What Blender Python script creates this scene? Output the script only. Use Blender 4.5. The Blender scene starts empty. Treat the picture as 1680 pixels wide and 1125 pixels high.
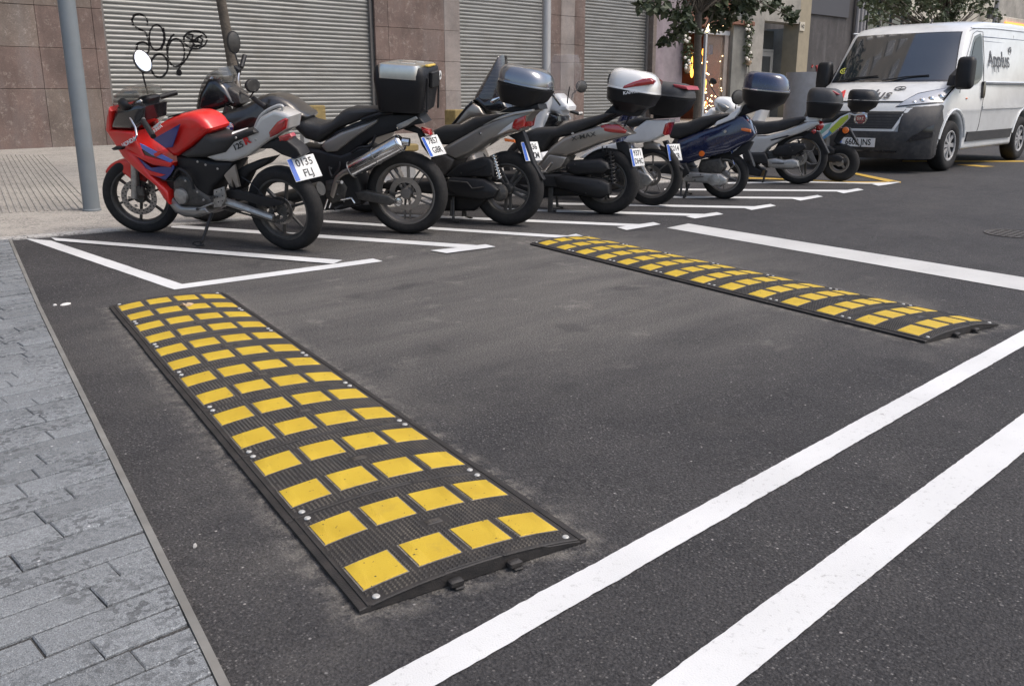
import bpy, math, random
from mathutils import Matrix, Vector, geometry
from mathutils import noise as mnoise
PI=math.pi
def RZ(a): return Matrix.Rotation(a,4,'Z')
def RX(a): return Matrix.Rotation(a,4,'X')
def RY(a): return Matrix.Rotation(a,4,'Y')
def TR(*a): return Matrix.Translation(a[0] if len(a)==1 else a)
RD=math.radians
random.seed(7)
# ---------------------------------------------------------------- camera
F_PX,CY,PITCH,ROLL,YAW,CH=1466.05,541.14,0.257336,-0.00406,0.76935,1.1
_cp,_sp=math.cos(PITCH),math.sin(PITCH)
CF=Vector((math.sin(YAW)*_cp,math.cos(YAW)*_cp,-_sp)); _r=Vector((math.cos(YAW),-math.sin(YAW),0)); _u=_r.cross(CF)
CR=_r*math.cos(ROLL)+_u*math.sin(ROLL); CU=-_r*math.sin(ROLL)+_u*math.cos(ROLL)
COL=bpy.context.scene.collection
scn=bpy.context.scene
cd=bpy.data.cameras.new('camera'); cam=bpy.data.objects.new('camera',cd); COL.objects.link(cam)
cam.matrix_world=Matrix(((CR.x,CU.x,-CF.x,0),(CR.y,CU.y,-CF.y,0),(CR.z,CU.z,-CF.z,CH),(0,0,0,1)))
cd.sensor_width=36; cd.lens=F_PX/1680*36; cd.shift_y=-(562.5-CY)/1680; cd.clip_start=.05; cd.clip_end=2000
scn.camera=cam
# ---------------------------------------------------------------- world, sun, exposure (overcast late afternoon)
SUN_EL,SUN_AZ=math.radians(58),math.radians(150)      # azimuth clockwise from +Y
w=bpy.data.worlds.new('World'); scn.world=w; w.use_nodes=True
nt=w.node_tree; sky=nt.nodes.new('ShaderNodeTexSky'); sky.sky_type='NISHITA'; sky.sun_disc=False
sky.sun_elevation=SUN_EL; sky.sun_rotation=SUN_AZ; sky.air_density=1.0; sky.dust_density=4.0; sky.ozone_density=1.0
nt.links.new(sky.outputs[0],nt.nodes['Background'].inputs[0]); nt.nodes['Background'].inputs[1].default_value=.15
sl=bpy.data.lights.new('sun','SUN'); sl.energy=1.1; sl.angle=math.radians(30); sl.color=(1,.955,.9)
so=bpy.data.objects.new('sun',sl); COL.objects.link(so)
sd=Vector((math.sin(SUN_AZ)*math.cos(SUN_EL),math.cos(SUN_AZ)*math.cos(SUN_EL),math.sin(SUN_EL)))
so.rotation_euler=sd.to_track_quat('Z','Y').to_euler()
vs=scn.view_settings; vs.view_transform='Standard'; vs.look='None'; vs.gamma=1; vs.use_curve_mapping=False; vs.exposure=.72
# ---------------------------------------------------------------- photo pixel -> place
def ray(x,y): return CF*F_PX+CR*(x-840)+CU*(CY-y)
CO=Vector((0,0,CH))
def ss(a,b,x):
    t=max(0,min(1,(x-a)/(b-a))); return t*t*(3-2*t)
def kerb_y(X):
    a=7.45-.12*X; return a+(7.4-a)*ss(10.2,12,X)
def ground_z(X,Y):
    t=Y-kerb_y(X); k=1-ss(10,12,X)
    z=.08*max(0,min(1,(t+2.1)/2.1))*k
    if t>0: z+=(.0175*t)
    return z
def hit(x,y,dz=0):
    d=ray(x,y); z=0
    for _ in range(25):
        t=(z-CH)/d.z; p=CO+d*t; z=ground_z(p.x,p.y)
    return Vector((p.x,p.y,z+dz))
def on_y(x,y,Y): d=ray(x,y); return CO+d*(Y/d.y)
CROP={0:(0,0,.3823),1:(140,60,.3289),2:(440,80,.28444),3:(660,80,.26667),4:(840,80,.25773),5:(1020,90,.23112),6:(1190,100,.2045),7:(1330,0,.26677),
 11:(1140,100,.10667),12:(740,90,.15476),13:(1290,130,.16),14:(980,100,.10665),15:(160,80,.17784),9:(0,0,1)}
def C(k,x,y): a,b,s=CROP[k]; return a+x*s,b+y*s
# ---------------------------------------------------------------- objects
WM={}
def tag(o,label=None,cat=None,group=None,kind=None):
    if label:o['label']=label
    if cat:o['category']=cat
    if group:o['group']=group
    if kind:o['kind']=kind
    return o
def thing(name,label,cat,loc=(0,0,0),M=None,group=None,kind=None):
    o=bpy.data.objects.new(name,None); COL.objects.link(o); o.empty_display_size=.1
    M=M or Matrix.Translation(loc); o.matrix_world=M; WM[o.name]=M.inverted()
    return tag(o,label,cat,group,kind)
def sub(name,parent,M=None):
    o=bpy.data.objects.new(name,None); COL.objects.link(o); o.parent=parent
    return o
class MB:
    def __init__(s): s.v=[]; s.f=[]
    def add(s,vs,fs,M=None):
        n=len(s.v); s.v+= [M@Vector(q) for q in vs] if M else [Vector(q) for q in vs]
        s.f+=[tuple(i+n for i in f) for f in fs]; return s
    def box(s,c,d,M=None,ch=0):
        x,y,z=[q/2 for q in d]; c=Vector(c)
        if ch<=0:
            v=[c+Vector((i*x,j*y,k*z)) for k in(-1,1) for j in(-1,1) for i in(-1,1)]
            return s.add(v,[(0,2,3,1),(4,5,7,6),(0,1,5,4),(2,6,7,3),(0,4,6,2),(1,3,7,5)],M)
        r=[]
        for zz,iy in((-z,ch),(-z+ch,0),(z-ch,0),(z,ch)):
            a,b=x-iy,y-iy; h=ch*.6
            r.append([c+Vector(q) for q in((a,-b+h,zz),(a,b-h,zz),(a-h,b,zz),(-a+h,b,zz),(-a,b-h,zz),(-a,-b+h,zz),(-a+h,-b,zz),(a-h,-b,zz))])
        return s.loft(r,M)
    def loft(s,rings,M=None,cap=True,closed=True,loop=False):
        n=len(rings[0]); v=[q for r in rings for q in r]; f=[]
        m=len(rings)
        for i in range(m if loop else m-1):
            for j in range(n if closed else n-1):
                a=i*n+j; b=i*n+(j+1)%n; c=((i+1)%m)*n+(j+1)%n; d=((i+1)%m)*n+j
                f.append((a,b,c,d))
        if cap and not loop: f.append(tuple(range(n))[::-1]); f.append(tuple((m-1)*n+j for j in range(n)))
        return s.add(v,f,M)
    def tube(s,pts,r,n=8,M=None,cap=True):
        P=[Vector(p) for p in pts]; rr=r if isinstance(r,(list,tuple)) else [r]*len(P); rings=[]; up=None
        for i,p in enumerate(P):
            t=(P[min(i+1,len(P)-1)]-P[max(i-1,0)])
            if t.length<1e-9: t=Vector((0,0,1))
            t.normalize()
            if up is None: up=Vector((0,0,1)) if abs(t.z)<.9 else Vector((1,0,0))
            a=t.cross(up)
            if a.length<1e-4: a=t.cross(Vector((1,.3,0)))
            a.normalize(); b=a.cross(t); up=b
            rings.append([p+(a*math.cos(2*PI*k/n)+b*math.sin(2*PI*k/n))*rr[i] for k in range(n)])
        return s.loft(rings,M,cap)
    def lathe(s,prof,n=24,M=None,close=False,cap=True):   # prof (r,h) about z
        rings=[[Vector((r*math.cos(2*PI*k/n),r*math.sin(2*PI*k/n),h)) for k in range(n)] for r,h in prof]
        return s.loft(rings,M,cap and not close,True,close)
    def ball(s,c,rx,ry=None,rz=None,M=None,n=12):
        ry=ry or rx; rz=rz or rx; c=Vector(c)
        r=[[c+Vector((rx*math.cos(2*PI*k/n)*math.sin(a),ry*math.sin(2*PI*k/n)*math.sin(a),-rz*math.cos(a))) for k in range(n)] for a in [PI*(.04+.92*i/8) for i in range(9)]]
        return s.loft(r,M)
    def slab(s,out,w,bev,yc=0,M=None,wf=None,crown=0,deform=None,steps=3,mid=1):
        """solid with side outline out [(x,z)], half width w about y=yc, rounded edges"""
        n=len(out); A=sum(out[i][0]*out[(i+1)%n][1]-out[(i+1)%n][0]*out[i][1] for i in range(n))
        if A<0: out=out[::-1]
        N=[]
        for i in range(n):
            p,q,r=Vector(out[i-1]),Vector(out[i]),Vector(out[(i+1)%n])
            a=(q-p); b=(r-q)
            if a.length<1e-7: a=b.copy()
            if b.length<1e-7: b=a.copy()
            a.normalize(); b.normalize(); na=Vector((-a.y,a.x)); nb=Vector((-b.y,b.x)); m=na+nb
            if m.length<.3: m=na
            m.normalize(); N.append(m/max(.55,m.dot(na)))
        lim=[]; tot=bev+(crown*2.2 if crown else 0)
        for i in range(n):
            px_,pz_=out[i]; nx,nz=N[i]; best=9e9
            for j in range(n):
                if j==i or (j+1)%n==i: continue
                ax,az=out[j]; ex,ez=out[(j+1)%n][0]-ax,out[(j+1)%n][1]-az; den=nx*ez-nz*ex
                if abs(den)<1e-12: continue
                tt=((ax-px_)*ez-(az-pz_)*ex)/den; uu=((ax-px_)*nz-(az-pz_)*nx)/den
                if tt>1e-6 and -.01<=uu<=1.01: best=min(best,tt)
            lim.append(min(1,.40*best/tot) if tot>0 else 1)
        lim=[min(lim[i],.5*(lim[i-1]+lim[(i+1)%n])+.15) for i in range(n)]
        def ring(ins,y): return [(out[i][0]+N[i].x*ins*lim[i],y,out[i][1]+N[i].y*ins*lim[i]) for i in range(n)]
        h=[(bev*(1-math.sin(PI/2*k/steps)),w-bev*(1-math.cos(PI/2*k/steps))*min(1,w/bev if bev else 1)) for k in range(steps+1)]
        if crown: h=[(bev+crown*2.2,w+crown)]+h
        seq=h+([(0,(w-bev)*(1-2*k/(mid+1))) for k in range(1,mid+1)] if w>bev*1.05 else [])+[(a,-b) for a,b in h[::-1]]
        R=[]
        for ins,y in seq:
            rg=ring(ins,y)
            if wf: rg=[(x,yy*wf(x,z),z) for x,yy,z in rg]
            rg=[(x,yy+yc,z) for x,yy,z in rg]
            if deform: rg=[deform(*q) for q in rg]
            R.append([Vector(q) for q in rg])
        base=len(s.v); s.loft(R,M,cap=False)
        tri=geometry.tessellate_polygon([[Vector((q[0],q[2],0)) for q in ring(seq[0][0],0)]]); nl=base+(len(R)-1)*n
        for a,b,c in tri:
            s.f.append((base+c,base+b,base+a)); s.f.append((nl+a,nl+b,nl+c))
        return s
    def build(s,name,mat,parent=None,local=False,smooth=38,M=None):
        me=bpy.data.meshes.new(name)
        Mi=M
        if parent is not None and not local and M is None:
            p=parent
            while p.name not in WM: p=p.parent
            Mi=WM[p.name]
        vs=[Mi@v for v in s.v] if Mi else s.v
        me.from_pydata([tuple(v) for v in vs],[],s.f); 
        if mat: me.materials.append(mat)
        if smooth: me.shade_smooth(); me.set_sharp_from_angle(angle=math.radians(smooth))
        me.update()
        o=bpy.data.objects.new(name,me); COL.objects.link(o); o.parent=parent
        return o
def inst(name,me,parent,loc=(0,0,0),rot=(0,0,0),scale=(1,1,1)):
    o=bpy.data.objects.new(name,me); COL.objects.link(o); o.parent=parent; o.location=loc; o.rotation_euler=rot; o.scale=scale; return o
def mesh_of(mb,name,mat,smooth=38):
    o=mb.build(name,mat,None,smooth=smooth); me=o.data; bpy.data.objects.remove(o); return me
def sm(pts,n=3,closed=True):      # Catmull-Rom smoothing of an outline
    P=[tuple(p) for p in pts]; m=len(P); out=[]
    for i in range(m if closed else m-1):
        p0=P[i-1] if closed or i>0 else P[0]; p1=P[i]; p2=P[(i+1)%m]; p3=P[(i+2)%m] if closed or i+2<m else P[-1]
        for k in range(n):
            t=k/n; out.append(tuple(.5*((2*b)+(-a+c)*t+(2*a-5*b+4*c-d)*t*t+(-a+3*b-3*c+d)*t**3) for a,b,c,d in zip(p0,p1,p2,p3)))
    if not closed: out.append(P[-1])
    return out
def text_mb(txt,size,ext=.001,M=None,bold=0,sx=1):
    cu=bpy.data.curves.new('t','FONT'); cu.body=txt; cu.size=size; cu.extrude=ext; cu.align_x='CENTER'; cu.align_y='CENTER'; cu.offset=bold; cu.resolution_u=3; cu.space_line=.95
    o=bpy.data.objects.new('t',cu); COL.objects.link(o); bpy.context.view_layer.update()
    me=bpy.data.meshes.new_from_object(o.evaluated_get(bpy.context.evaluated_depsgraph_get()))
    mb=MB(); mb.add([(v.co.x*sx,v.co.y,v.co.z) for v in me.vertices],[tuple(p.vertices) for p in me.polygons],M)
    bpy.data.objects.remove(o); bpy.data.curves.remove(cu); bpy.data.meshes.remove(me); return mb
# ---------------------------------------------------------------- materials
MC={}
class NT:
    def __init__(s,m): s.t=m.node_tree; s.n=s.t.nodes; s.l=s.t.links
    def new(s,k,**kw):
        nd=s.n.new('ShaderNode'+k)
        for a,b in kw.items():
            if a.startswith('i_'):
                key=a[2:].replace('_',' '); nd.inputs[int(key) if key.isdigit() else key].default_value=b
            else: setattr(nd,a,b)
        return nd
    def lk(s,a,b): s.l.new(a,b)
    def ramp(s,src,p0,p1,c0=(0,0,0,1),c1=(1,1,1,1)):
        r=s.new('ValToRGB'); r.color_ramp.elements[0].position=p0; r.color_ramp.elements[1].position=p1
        r.color_ramp.elements[0].color=c0; r.color_ramp.elements[1].color=c1; s.lk(src,r.inputs[0]); return r.outputs[0]
    def mix(s,f,a,b,mode='MIX'):
        m=s.new('Mix',data_type='RGBA',blend_type=mode)
        if isinstance(f,(int,float)): m.inputs[0].default_value=f
        else: s.lk(f,m.inputs[0])
        for q,i in((a,6),(b,7)):
            if isinstance(q,(tuple,list)): m.inputs[i].default_value=(*q[:3],1)
            else: s.lk(q,m.inputs[i])
        return m.outputs[2]
def col4(c): return (*c,1) if len(c)==3 else c
def mat(name,c=(.5,.5,.5),rough=.5,metal=0,coat=0,var=.0,vs=8.,dirt=0,dc=(.16,.145,.125),bump=0,bs=60.,emit=None,es=1,alpha=1,trans=0,spec=.5):
    if name in MC: return MC[name]
    m=bpy.data.materials.new(name); m.use_nodes=True; t=NT(m); b=t.n['Principled BSDF']
    b.inputs['Base Color'].default_value=col4(c); b.inputs['Roughness'].default_value=rough; b.inputs['Metallic'].default_value=metal
    b.inputs['Coat Weight'].default_value=coat; b.inputs['Coat Roughness'].default_value=.08; b.inputs['Specular IOR Level'].default_value=spec
    if trans: b.inputs['Transmission Weight'].default_value=trans
    if alpha<1: b.inputs['Alpha'].default_value=alpha
    if emit: b.inputs['Emission Color'].default_value=col4(emit); b.inputs['Emission Strength'].default_value=es
    tc=t.new('TexCoord').outputs['Object']; cc=None
    if var:
        n=t.new('TexNoise',i_Scale=vs,i_Detail=6.,i_Roughness=.65); t.lk(tc,n.inputs['Vector'])
        cc=t.mix(t.ramp(n.outputs[0],.3,.7),tuple(q*(1-var) for q in c[:3]),tuple(min(1,q*(1+var)) for q in c[:3]))
    if dirt:
        n=t.new('TexNoise',i_Scale=vs*2.3,i_Detail=8.,i_Roughness=.7); t.lk(tc,n.inputs['Vector'])
        fac=t.ramp(n.outputs[0],.42,.75,(0,0,0,1),(dirt,dirt,dirt,1))
        cc=t.mix(fac,cc if cc else c,dc)
        rr=t.new('MapRange',i_3=rough,i_4=min(1,rough+.35)); t.lk(fac,rr.inputs[0]); t.lk(rr.outputs[0],b.inputs['Roughness'])
    if cc: t.lk(cc,b.inputs['Base Color'])
    if bump:
        n=t.new('TexNoise',i_Scale=bs,i_Detail=4.); t.lk(tc,n.inputs['Vector'])
        bp=t.new('Bump',i_Strength=bump,i_Distance=.01); t.lk(n.outputs[0],bp.inputs['Height']); t.lk(bp.outputs[0],b.inputs['Normal'])
    MC[name]=m; return m
TYRE=mat('tyre_rubber',(.014,.0135,.0135),.8,var=.2,vs=14,dirt=.35,dc=(.05,.045,.04),bump=.3,bs=90,spec=.3)
BLK=mat('black_plastic',(.010,.010,.011),.48,dirt=.22,dc=(.04,.037,.034),vs=9,bump=.08,bs=300,spec=.35)
GBLK=mat('gloss_black',(.01,.01,.012),.15,coat=.6,dirt=.2,dc=(.05,.048,.045),vs=6)
SEAT=mat('seat_vinyl',(.017,.0165,.0165),.5,var=.2,vs=7,dirt=.25,dc=(.06,.056,.05),bump=.35,bs=140)
CASE=mat('case_black',(.008,.008,.0095),.42,dirt=.2,dc=(.03,.03,.028),vs=7,bump=.25,bs=500,spec=.35)
CHR=mat('chrome',(.72,.72,.72),.18,1,dirt=.25,vs=12)
ALU=mat('cast_aluminium',(.42,.41,.39),.42,.85,var=.15,dirt=.5,vs=14,bump=.15,bs=80)
DALU=mat('dark_alloy',(.06,.058,.055),.4,.5,dirt=.4,vs=14)
RIMG=mat('grey_rim',(.17,.16,.15),.4,.6,dirt=.45,vs=14)
DISC=mat('disc_steel',(.35,.33,.31),.32,1,dirt=.3,vs=20)
ENG=mat('engine_metal',(.06,.057,.053),.5,.6,var=.3,dirt=.6,vs=16,bump=.3,bs=60)
REDP=mat('red_paint',(.60,.011,.007),.32,coat=.25,dirt=.14,vs=6)
BLUP=mat('blue_decal',(.025,.03,.16),.3,coat=.6)
LBLU=mat('light_blue_decal',(.10,.16,.5),.3,coat=.6)
SILP=mat('silver_paint',(.50,.49,.465),.32,.25,coat=.5,dirt=.15,vs=5)
TAUP=mat('taupe_paint',(.27,.25,.225),.32,.5,coat=.6,dirt=.2,vs=5)
CHAMP=mat('champagne_paint',(.30,.265,.225),.3,.5,coat=.7,dirt=.2,vs=5)
WHP=mat('white_paint',(.72,.72,.71),.3,coat=.5,dirt=.12,vs=5)
NAVY=mat('navy_paint',(.008,.014,.05),.15,coat=1,dirt=.1,vs=6)
BRONZ=mat('bronze_grey_paint',(.045,.042,.038),.28,.6,coat=.7,dirt=.2,vs=6)
REDL=mat('red_lens',(.34,.006,.005),.12,coat=1,spec=.8)
CLRL=mat('clear_lens',(.55,.55,.54),.08,coat=1,spec=.8)
ORNG=mat('orange_lens',(.75,.16,.02),.2,coat=.7)
PLW=mat('plate_white',(.72,.72,.70),.45,dirt=.2,vs=20)
PLB=mat('plate_blue',(.02,.09,.40),.4)
INK=mat('black_ink',(.015,.015,.015),.5)
SMOKE=mat('smoked_screen',(.035,.03,.035),.06,coat=1,alpha=.78)
TINT=mat('tinted_screen',(.10,.095,.08),.08,coat=1,alpha=.55)
CLEAR=mat('clear_screen',(.30,.27,.26),.1,coat=.3,alpha=.22)
MIRR=mat('mirror_glass',(.85,.86,.88),.03,1)
RED=mat('red_decal',(.55,.02,.02),.35)
# ================================================================ ground, pavements and street
BROT=-.2134; BUX=Vector((math.cos(BROT),math.sin(BROT),0)); BUY=Vector((-math.sin(BROT),math.cos(BROT),0))
B1=Vector((.963,1.477,0)); B2=Vector((4.06,1.50,0)); BW,BL=.615,3.455
def street_mat(name,base,lo,hi,agg,dust=None,bumps=True,rough=.85,aggscale=140,patch=.5,bump=1.0,midf=.85):
    m=bpy.data.materials.new(name); m.use_nodes=True; t=NT(m); b=t.n['Principled BSDF']; b.inputs['Specular IOR Level'].default_value=.35
    P=t.new('NewGeometry').outputs['Position']
    def nz(sc,det=6.,ro=.6): n=t.new('TexNoise',i_Scale=sc,i_Detail=det,i_Roughness=ro); t.lk(P,n.inputs['Vector']); return n.outputs[0]
    c=t.mix(t.ramp(nz(.55,8.,.62),.35,.68),lo,hi)
    c=t.mix(t.ramp(nz(3.1,8.,.7),.45,.72,(0,0,0,1),(patch,)*3+(1,)),c,base)
    v=t.new('TexVoronoi',i_Scale=aggscale); t.lk(P,v.inputs['Vector'])
    sx=t.new('SeparateColor'); t.lk(v.outputs['Color'],sx.inputs[0])
    gr0=t.new('Math',operation='MULTIPLY'); t.lk(t.ramp(sx.outputs[0],.74,.98),gr0.inputs[0]); t.lk(t.ramp(nz(2.6,6.,.7),.36,.62,(.25,.25,.25,1),(1,1,1,1)),gr0.inputs[1])
    gr=t.new('Math',operation='MULTIPLY'); t.lk(gr0.outputs[0],gr.inputs[0]); t.lk(t.ramp(v.outputs['Distance'],.25,.5,(1,1,1,1),(0,0,0,1)),gr.inputs[1])
    c=t.mix(gr.outputs[0],c,agg)
    d2=t.ramp(sx.outputs[1],.0,.35,(.55,.55,.55,1),(1,1,1,1)); c=t.mix(.75,c,d2,'MULTIPLY')
    mid_=t.ramp(nz(115,3.,.7),.36,.64,(.50,.50,.52,1),(1.6,1.6,1.58,1)); c=t.mix(midf,c,mid_,'MULTIPLY')
    fine=t.ramp(nz(420,3.),.35,.7,(.6,.6,.6,1),(1.45,1.45,1.45,1)); c=t.mix(.9,c,fine,'MULTIPLY')
    pit=t.new('TexVoronoi',i_Scale=75.); t.lk(P,pit.inputs['Vector']); pc=t.new('SeparateColor'); t.lk(pit.outputs['Color'],pc.inputs[0]); pm=t.new('Math',operation='MULTIPLY'); t.lk(t.ramp(pc.outputs[0],.55,.75),pm.inputs[0]); t.lk(t.ramp(nz(4.,5.,.6),.4,.6),pm.inputs[1]); c=t.mix(pm.outputs[0],c,t.mix(.5,c,(.012,.012,.014)))
    v2=t.new('TexVoronoi',i_Scale=26.); t.lk(P,v2.inputs['Vector']); s2=t.new('SeparateColor'); t.lk(v2.outputs['Color'],s2.inputs[0])
    g2=t.new('Math',operation='MULTIPLY'); t.lk(t.ramp(s2.outputs[0],.80,.82),g2.inputs[0]); t.lk(t.ramp(v2.outputs['Distance'],.05,.12,(1,1,1,1),(0,0,0,1)),g2.inputs[1])
    c=t.mix(g2.outputs[0],c,tuple(min(.5,q*1.6) for q in agg))
    if dust:
        for (o,ln) in ((B1,BL),(B2,BL)):
            ctr=o+BUX*BW/2+BUY*ln/2
            vm=t.new('VectorMath',operation='SUBTRACT'); t.lk(P,vm.inputs[0]); vm.inputs[1].default_value=ctr
            dx=t.new('VectorMath',operation='DOT_PRODUCT'); t.lk(vm.outputs[0],dx.inputs[0]); dx.inputs[1].default_value=BUX
            dy=t.new('VectorMath',operation='DOT_PRODUCT'); t.lk(vm.outputs[0],dy.inputs[0]); dy.inputs[1].default_value=BUY
            ax=t.new('Math',operation='ABSOLUTE'); t.lk(dx.outputs['Value'],ax.inputs[0]); ay=t.new('Math',operation='ABSOLUTE'); t.lk(dy.outputs['Value'],ay.inputs[0])
            sxx=t.new('Math',operation='SUBTRACT'); t.lk(ax.outputs[0],sxx.inputs[0]); sxx.inputs[1].default_value=BW/2
            syy=t.new('Math',operation='SUBTRACT'); t.lk(ay.outputs[0],syy.inputs[0]); syy.inputs[1].default_value=ln/2
            mx=t.new('Math',operation='MAXIMUM'); t.lk(sxx.outputs[0],mx.inputs[0]); t.lk(syy.outputs[0],mx.inputs[1])
            a=t.ramp(mx.outputs[0],.0,.075,(1,1,1,1),(0,0,0,1)); n=t.ramp(nz(14,8.,.75),.45,.64,(0,0,0,1),(.85,.85,.85,1))
            q=t.new('Math',operation='MULTIPLY'); t.lk(a,q.inputs[0]); t.lk(n,q.inputs[1])
            c=t.mix(q.outputs[0],c,dust)
            a=t.ramp(mx.outputs[0],.0,.34,(1,1,1,1),(0,0,0,1)); n=t.ramp(nz(1.7,6.,.6),.5,.75,(0,0,0,1),(.3,.3,.3,1)); q=t.new('Math',operation='MULTIPLY'); t.lk(a,q.inputs[0]); t.lk(n,q.inputs[1])
            c=t.mix(q.outputs[0],c,dust)
        # dry dusty film where cars stand between the humps
        vm=t.new('VectorMath',operation='SUBTRACT'); t.lk(P,vm.inputs[0]); vm.inputs[1].default_value=(3.7,3.9,0)
        mp=t.new('Mapping'); t.lk(vm.outputs[0],mp.inputs[0]); mp.inputs['Scale'].default_value=(.36,.42,1)
        ln_=t.new('VectorMath',operation='LENGTH'); t.lk(mp.outputs[0],ln_.inputs[0])
        wv=t.new('Mapping'); t.lk(P,wv.inputs[0]); wv.inputs['Scale'].default_value=(.35,1.6,1); wv.inputs['Rotation'].default_value=(0,0,.35)
        ns=t.new('TexNoise',i_Scale=2.2,i_Detail=9.,i_Roughness=.66); t.lk(wv.outputs[0],ns.inputs['Vector'])
        q=t.new('Math',operation='MULTIPLY'); t.lk(t.ramp(ln_.outputs['Value'],.45,1.35,(1,1,1,1),(.10,.10,.10,1)),q.inputs[0]); t.lk(t.ramp(ns.outputs[0],.12,.68),q.inputs[1])
        q2=t.new('Math',operation='MULTIPLY'); t.lk(q.outputs[0],q2.inputs[0]); q2.inputs[1].default_value=.88
        c=t.mix(q2.outputs[0],c,t.mix(.9,(.135,.127,.116),mid_,'MULTIPLY'))
        q3=t.new('Math',operation='MULTIPLY'); t.lk(q.outputs[0],q3.inputs[0]); t.lk(t.ramp(nz(3.3,9.,.75),.57,.70,(0,0,0,1),(.75,.75,.75,1)),q3.inputs[1])
        c=t.mix(q3.outputs[0],c,(.27,.25,.225))
        c=t.mix(t.ramp(nz(.9,9.,.72),.58,.76,(0,0,0,1),(.25,.25,.25,1)),c,(.13,.118,.105))
        c=t.mix(t.ramp(nz(2.3,3.,.4),.66,.71,(0,0,0,1),(.35,.35,.35,1)),c,(.02,.02,.022))
    t.lk(c,b.inputs['Base Color']); b.inputs['Roughness'].default_value=rough
    bp=t.new('Bump',i_Strength=bump,i_Distance=.004); ad=t.new('Math',operation='ADD'); t.lk(v.outputs['Distance'],ad.inputs[0]); t.lk(nz(330,3.),ad.inputs[1]); t.lk(ad.outputs[0],bp.inputs['Height']); t.lk(bp.outputs[0],b.inputs['Normal'])
    return m
ASPH=street_mat('asphalt',(.052,.050,.050),(.029,.0285,.031),(.050,.048,.049),(.22,.21,.20),dust=(.26,.24,.21))
PAVE=street_mat('pale_pavement',(.36,.335,.295),(.29,.272,.242),(.38,.352,.31),(.5,.48,.44),aggscale=260,patch=.35,bump=.2,midf=.3)
GRAN=street_mat('granite_kerb',(.42,.405,.37),(.34,.33,.31),(.45,.43,.40),(.55,.53,.5),aggscale=320,bump=.2,midf=.3)
SLABM=[street_mat('slab_%s'%n,(.165*k,.176*k,.183*k),(.130*k,.140*k,.148*k),(.195*k,.205*k,.21*k),(.36*k,.37*k,.37*k),aggscale=330,patch=.35,bump=.35,midf=.22) for n,k in(('mid',1.14),('pale',1.28),('dark',1.0))]
MORT=street_mat('joint_sand',(.08,.08,.077),(.04,.04,.04),(.09,.087,.083),(.3,.29,.27),aggscale=300)
def sheet(name,xs,ts,zf,m,kind='structure'):
    v=[];f=[]
    for X in xs:
        for t_ in ts:
            Y=kerb_y(X)+t_; v.append((X,Y,zf(X,Y,t_)))
    n=len(ts)
    for i in range(len(xs)-1):
        for j in range(n-1): f.append((i*n+j,(i+1)*n+j,(i+1)*n+j+1,i*n+j+1))
    o=MB().add(v,f).build(name,m,smooth=60); o['kind']=kind; return o
XS=[-60,-30,-15,-8,-4,-2,-1,0]+[i*.5 for i in range(1,31)]+[16,18,20,25,30,40,60,90,140]
sheet('road',XS,[-60,-30,-15,-10,-7,-5,-4,-3,-2.1,-1,-.0],lambda X,Y,t:ground_z(X,Y-1e-6),ASPH)
sheet('sidewalk',XS,[.11,.5,2,4,6,9,12.5],lambda X,Y,t:ground_z(X,Y)+.014+(.09*ss(11.5,12.3,X)),PAVE)
# kerb stones, one by one where they can be told apart
kb=thing('kerb','pale granite kerb edging the sidewalk in front of the parked scooters','kerb',(0,0,0),kind='structure'); del kb['label'],kb['category']
x=-6.0
while x<40:
    L=1.0 if x<13 else 3; a,c_=x+.004,x+L-.004; hgt=.018+.09*ss(11.3,12.3,x)
    v=[(X,kerb_y(X)+t_,ground_z(X,kerb_y(X))+zz) for X in(a,c_) for t_,zz in((.0,-.05),(.0,hgt-.006),(.008,hgt),(.108,hgt),(.108,-.05))]
    MB().loft([[Vector(q) for q in v[:5]],[Vector(q) for q in v[5:]]]).build('kerb_stone',GRAN,kb,smooth=20); x+=L
# tactile ribs on the sidewalk at the crossing (upper left)
m=MB()
for i in range(19):
    p0=hit(-50+i*11.5,356-i*.6); p1=hit(-62+i*7.4,256); 
    pts=[]
    for k in range(9):
        q=p0.lerp(p1,k/8); pts.append(Vector((q.x,q.y,ground_z(q.x,q.y)+.013)))
    for k in range(8):
        a,b_=pts[k],pts[k+1]; m.add([a+Vector((-.018,0,0)),a+Vector((.018,0,0)),b_+Vector((.018,0,0)),b_+Vector((-.018,0,0)),a+Vector((-.012,0,.010)),a+Vector((.012,0,.010)),b_+Vector((.012,0,.010)),b_+Vector((-.012,0,.010))],[(4,5,6,7),(0,1,5,4),(2,3,7,6),(1,2,6,5),(3,0,4,7)])
o=m.build('tactile_paving',PAVE,smooth=0); o['kind']='stuff'
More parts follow.
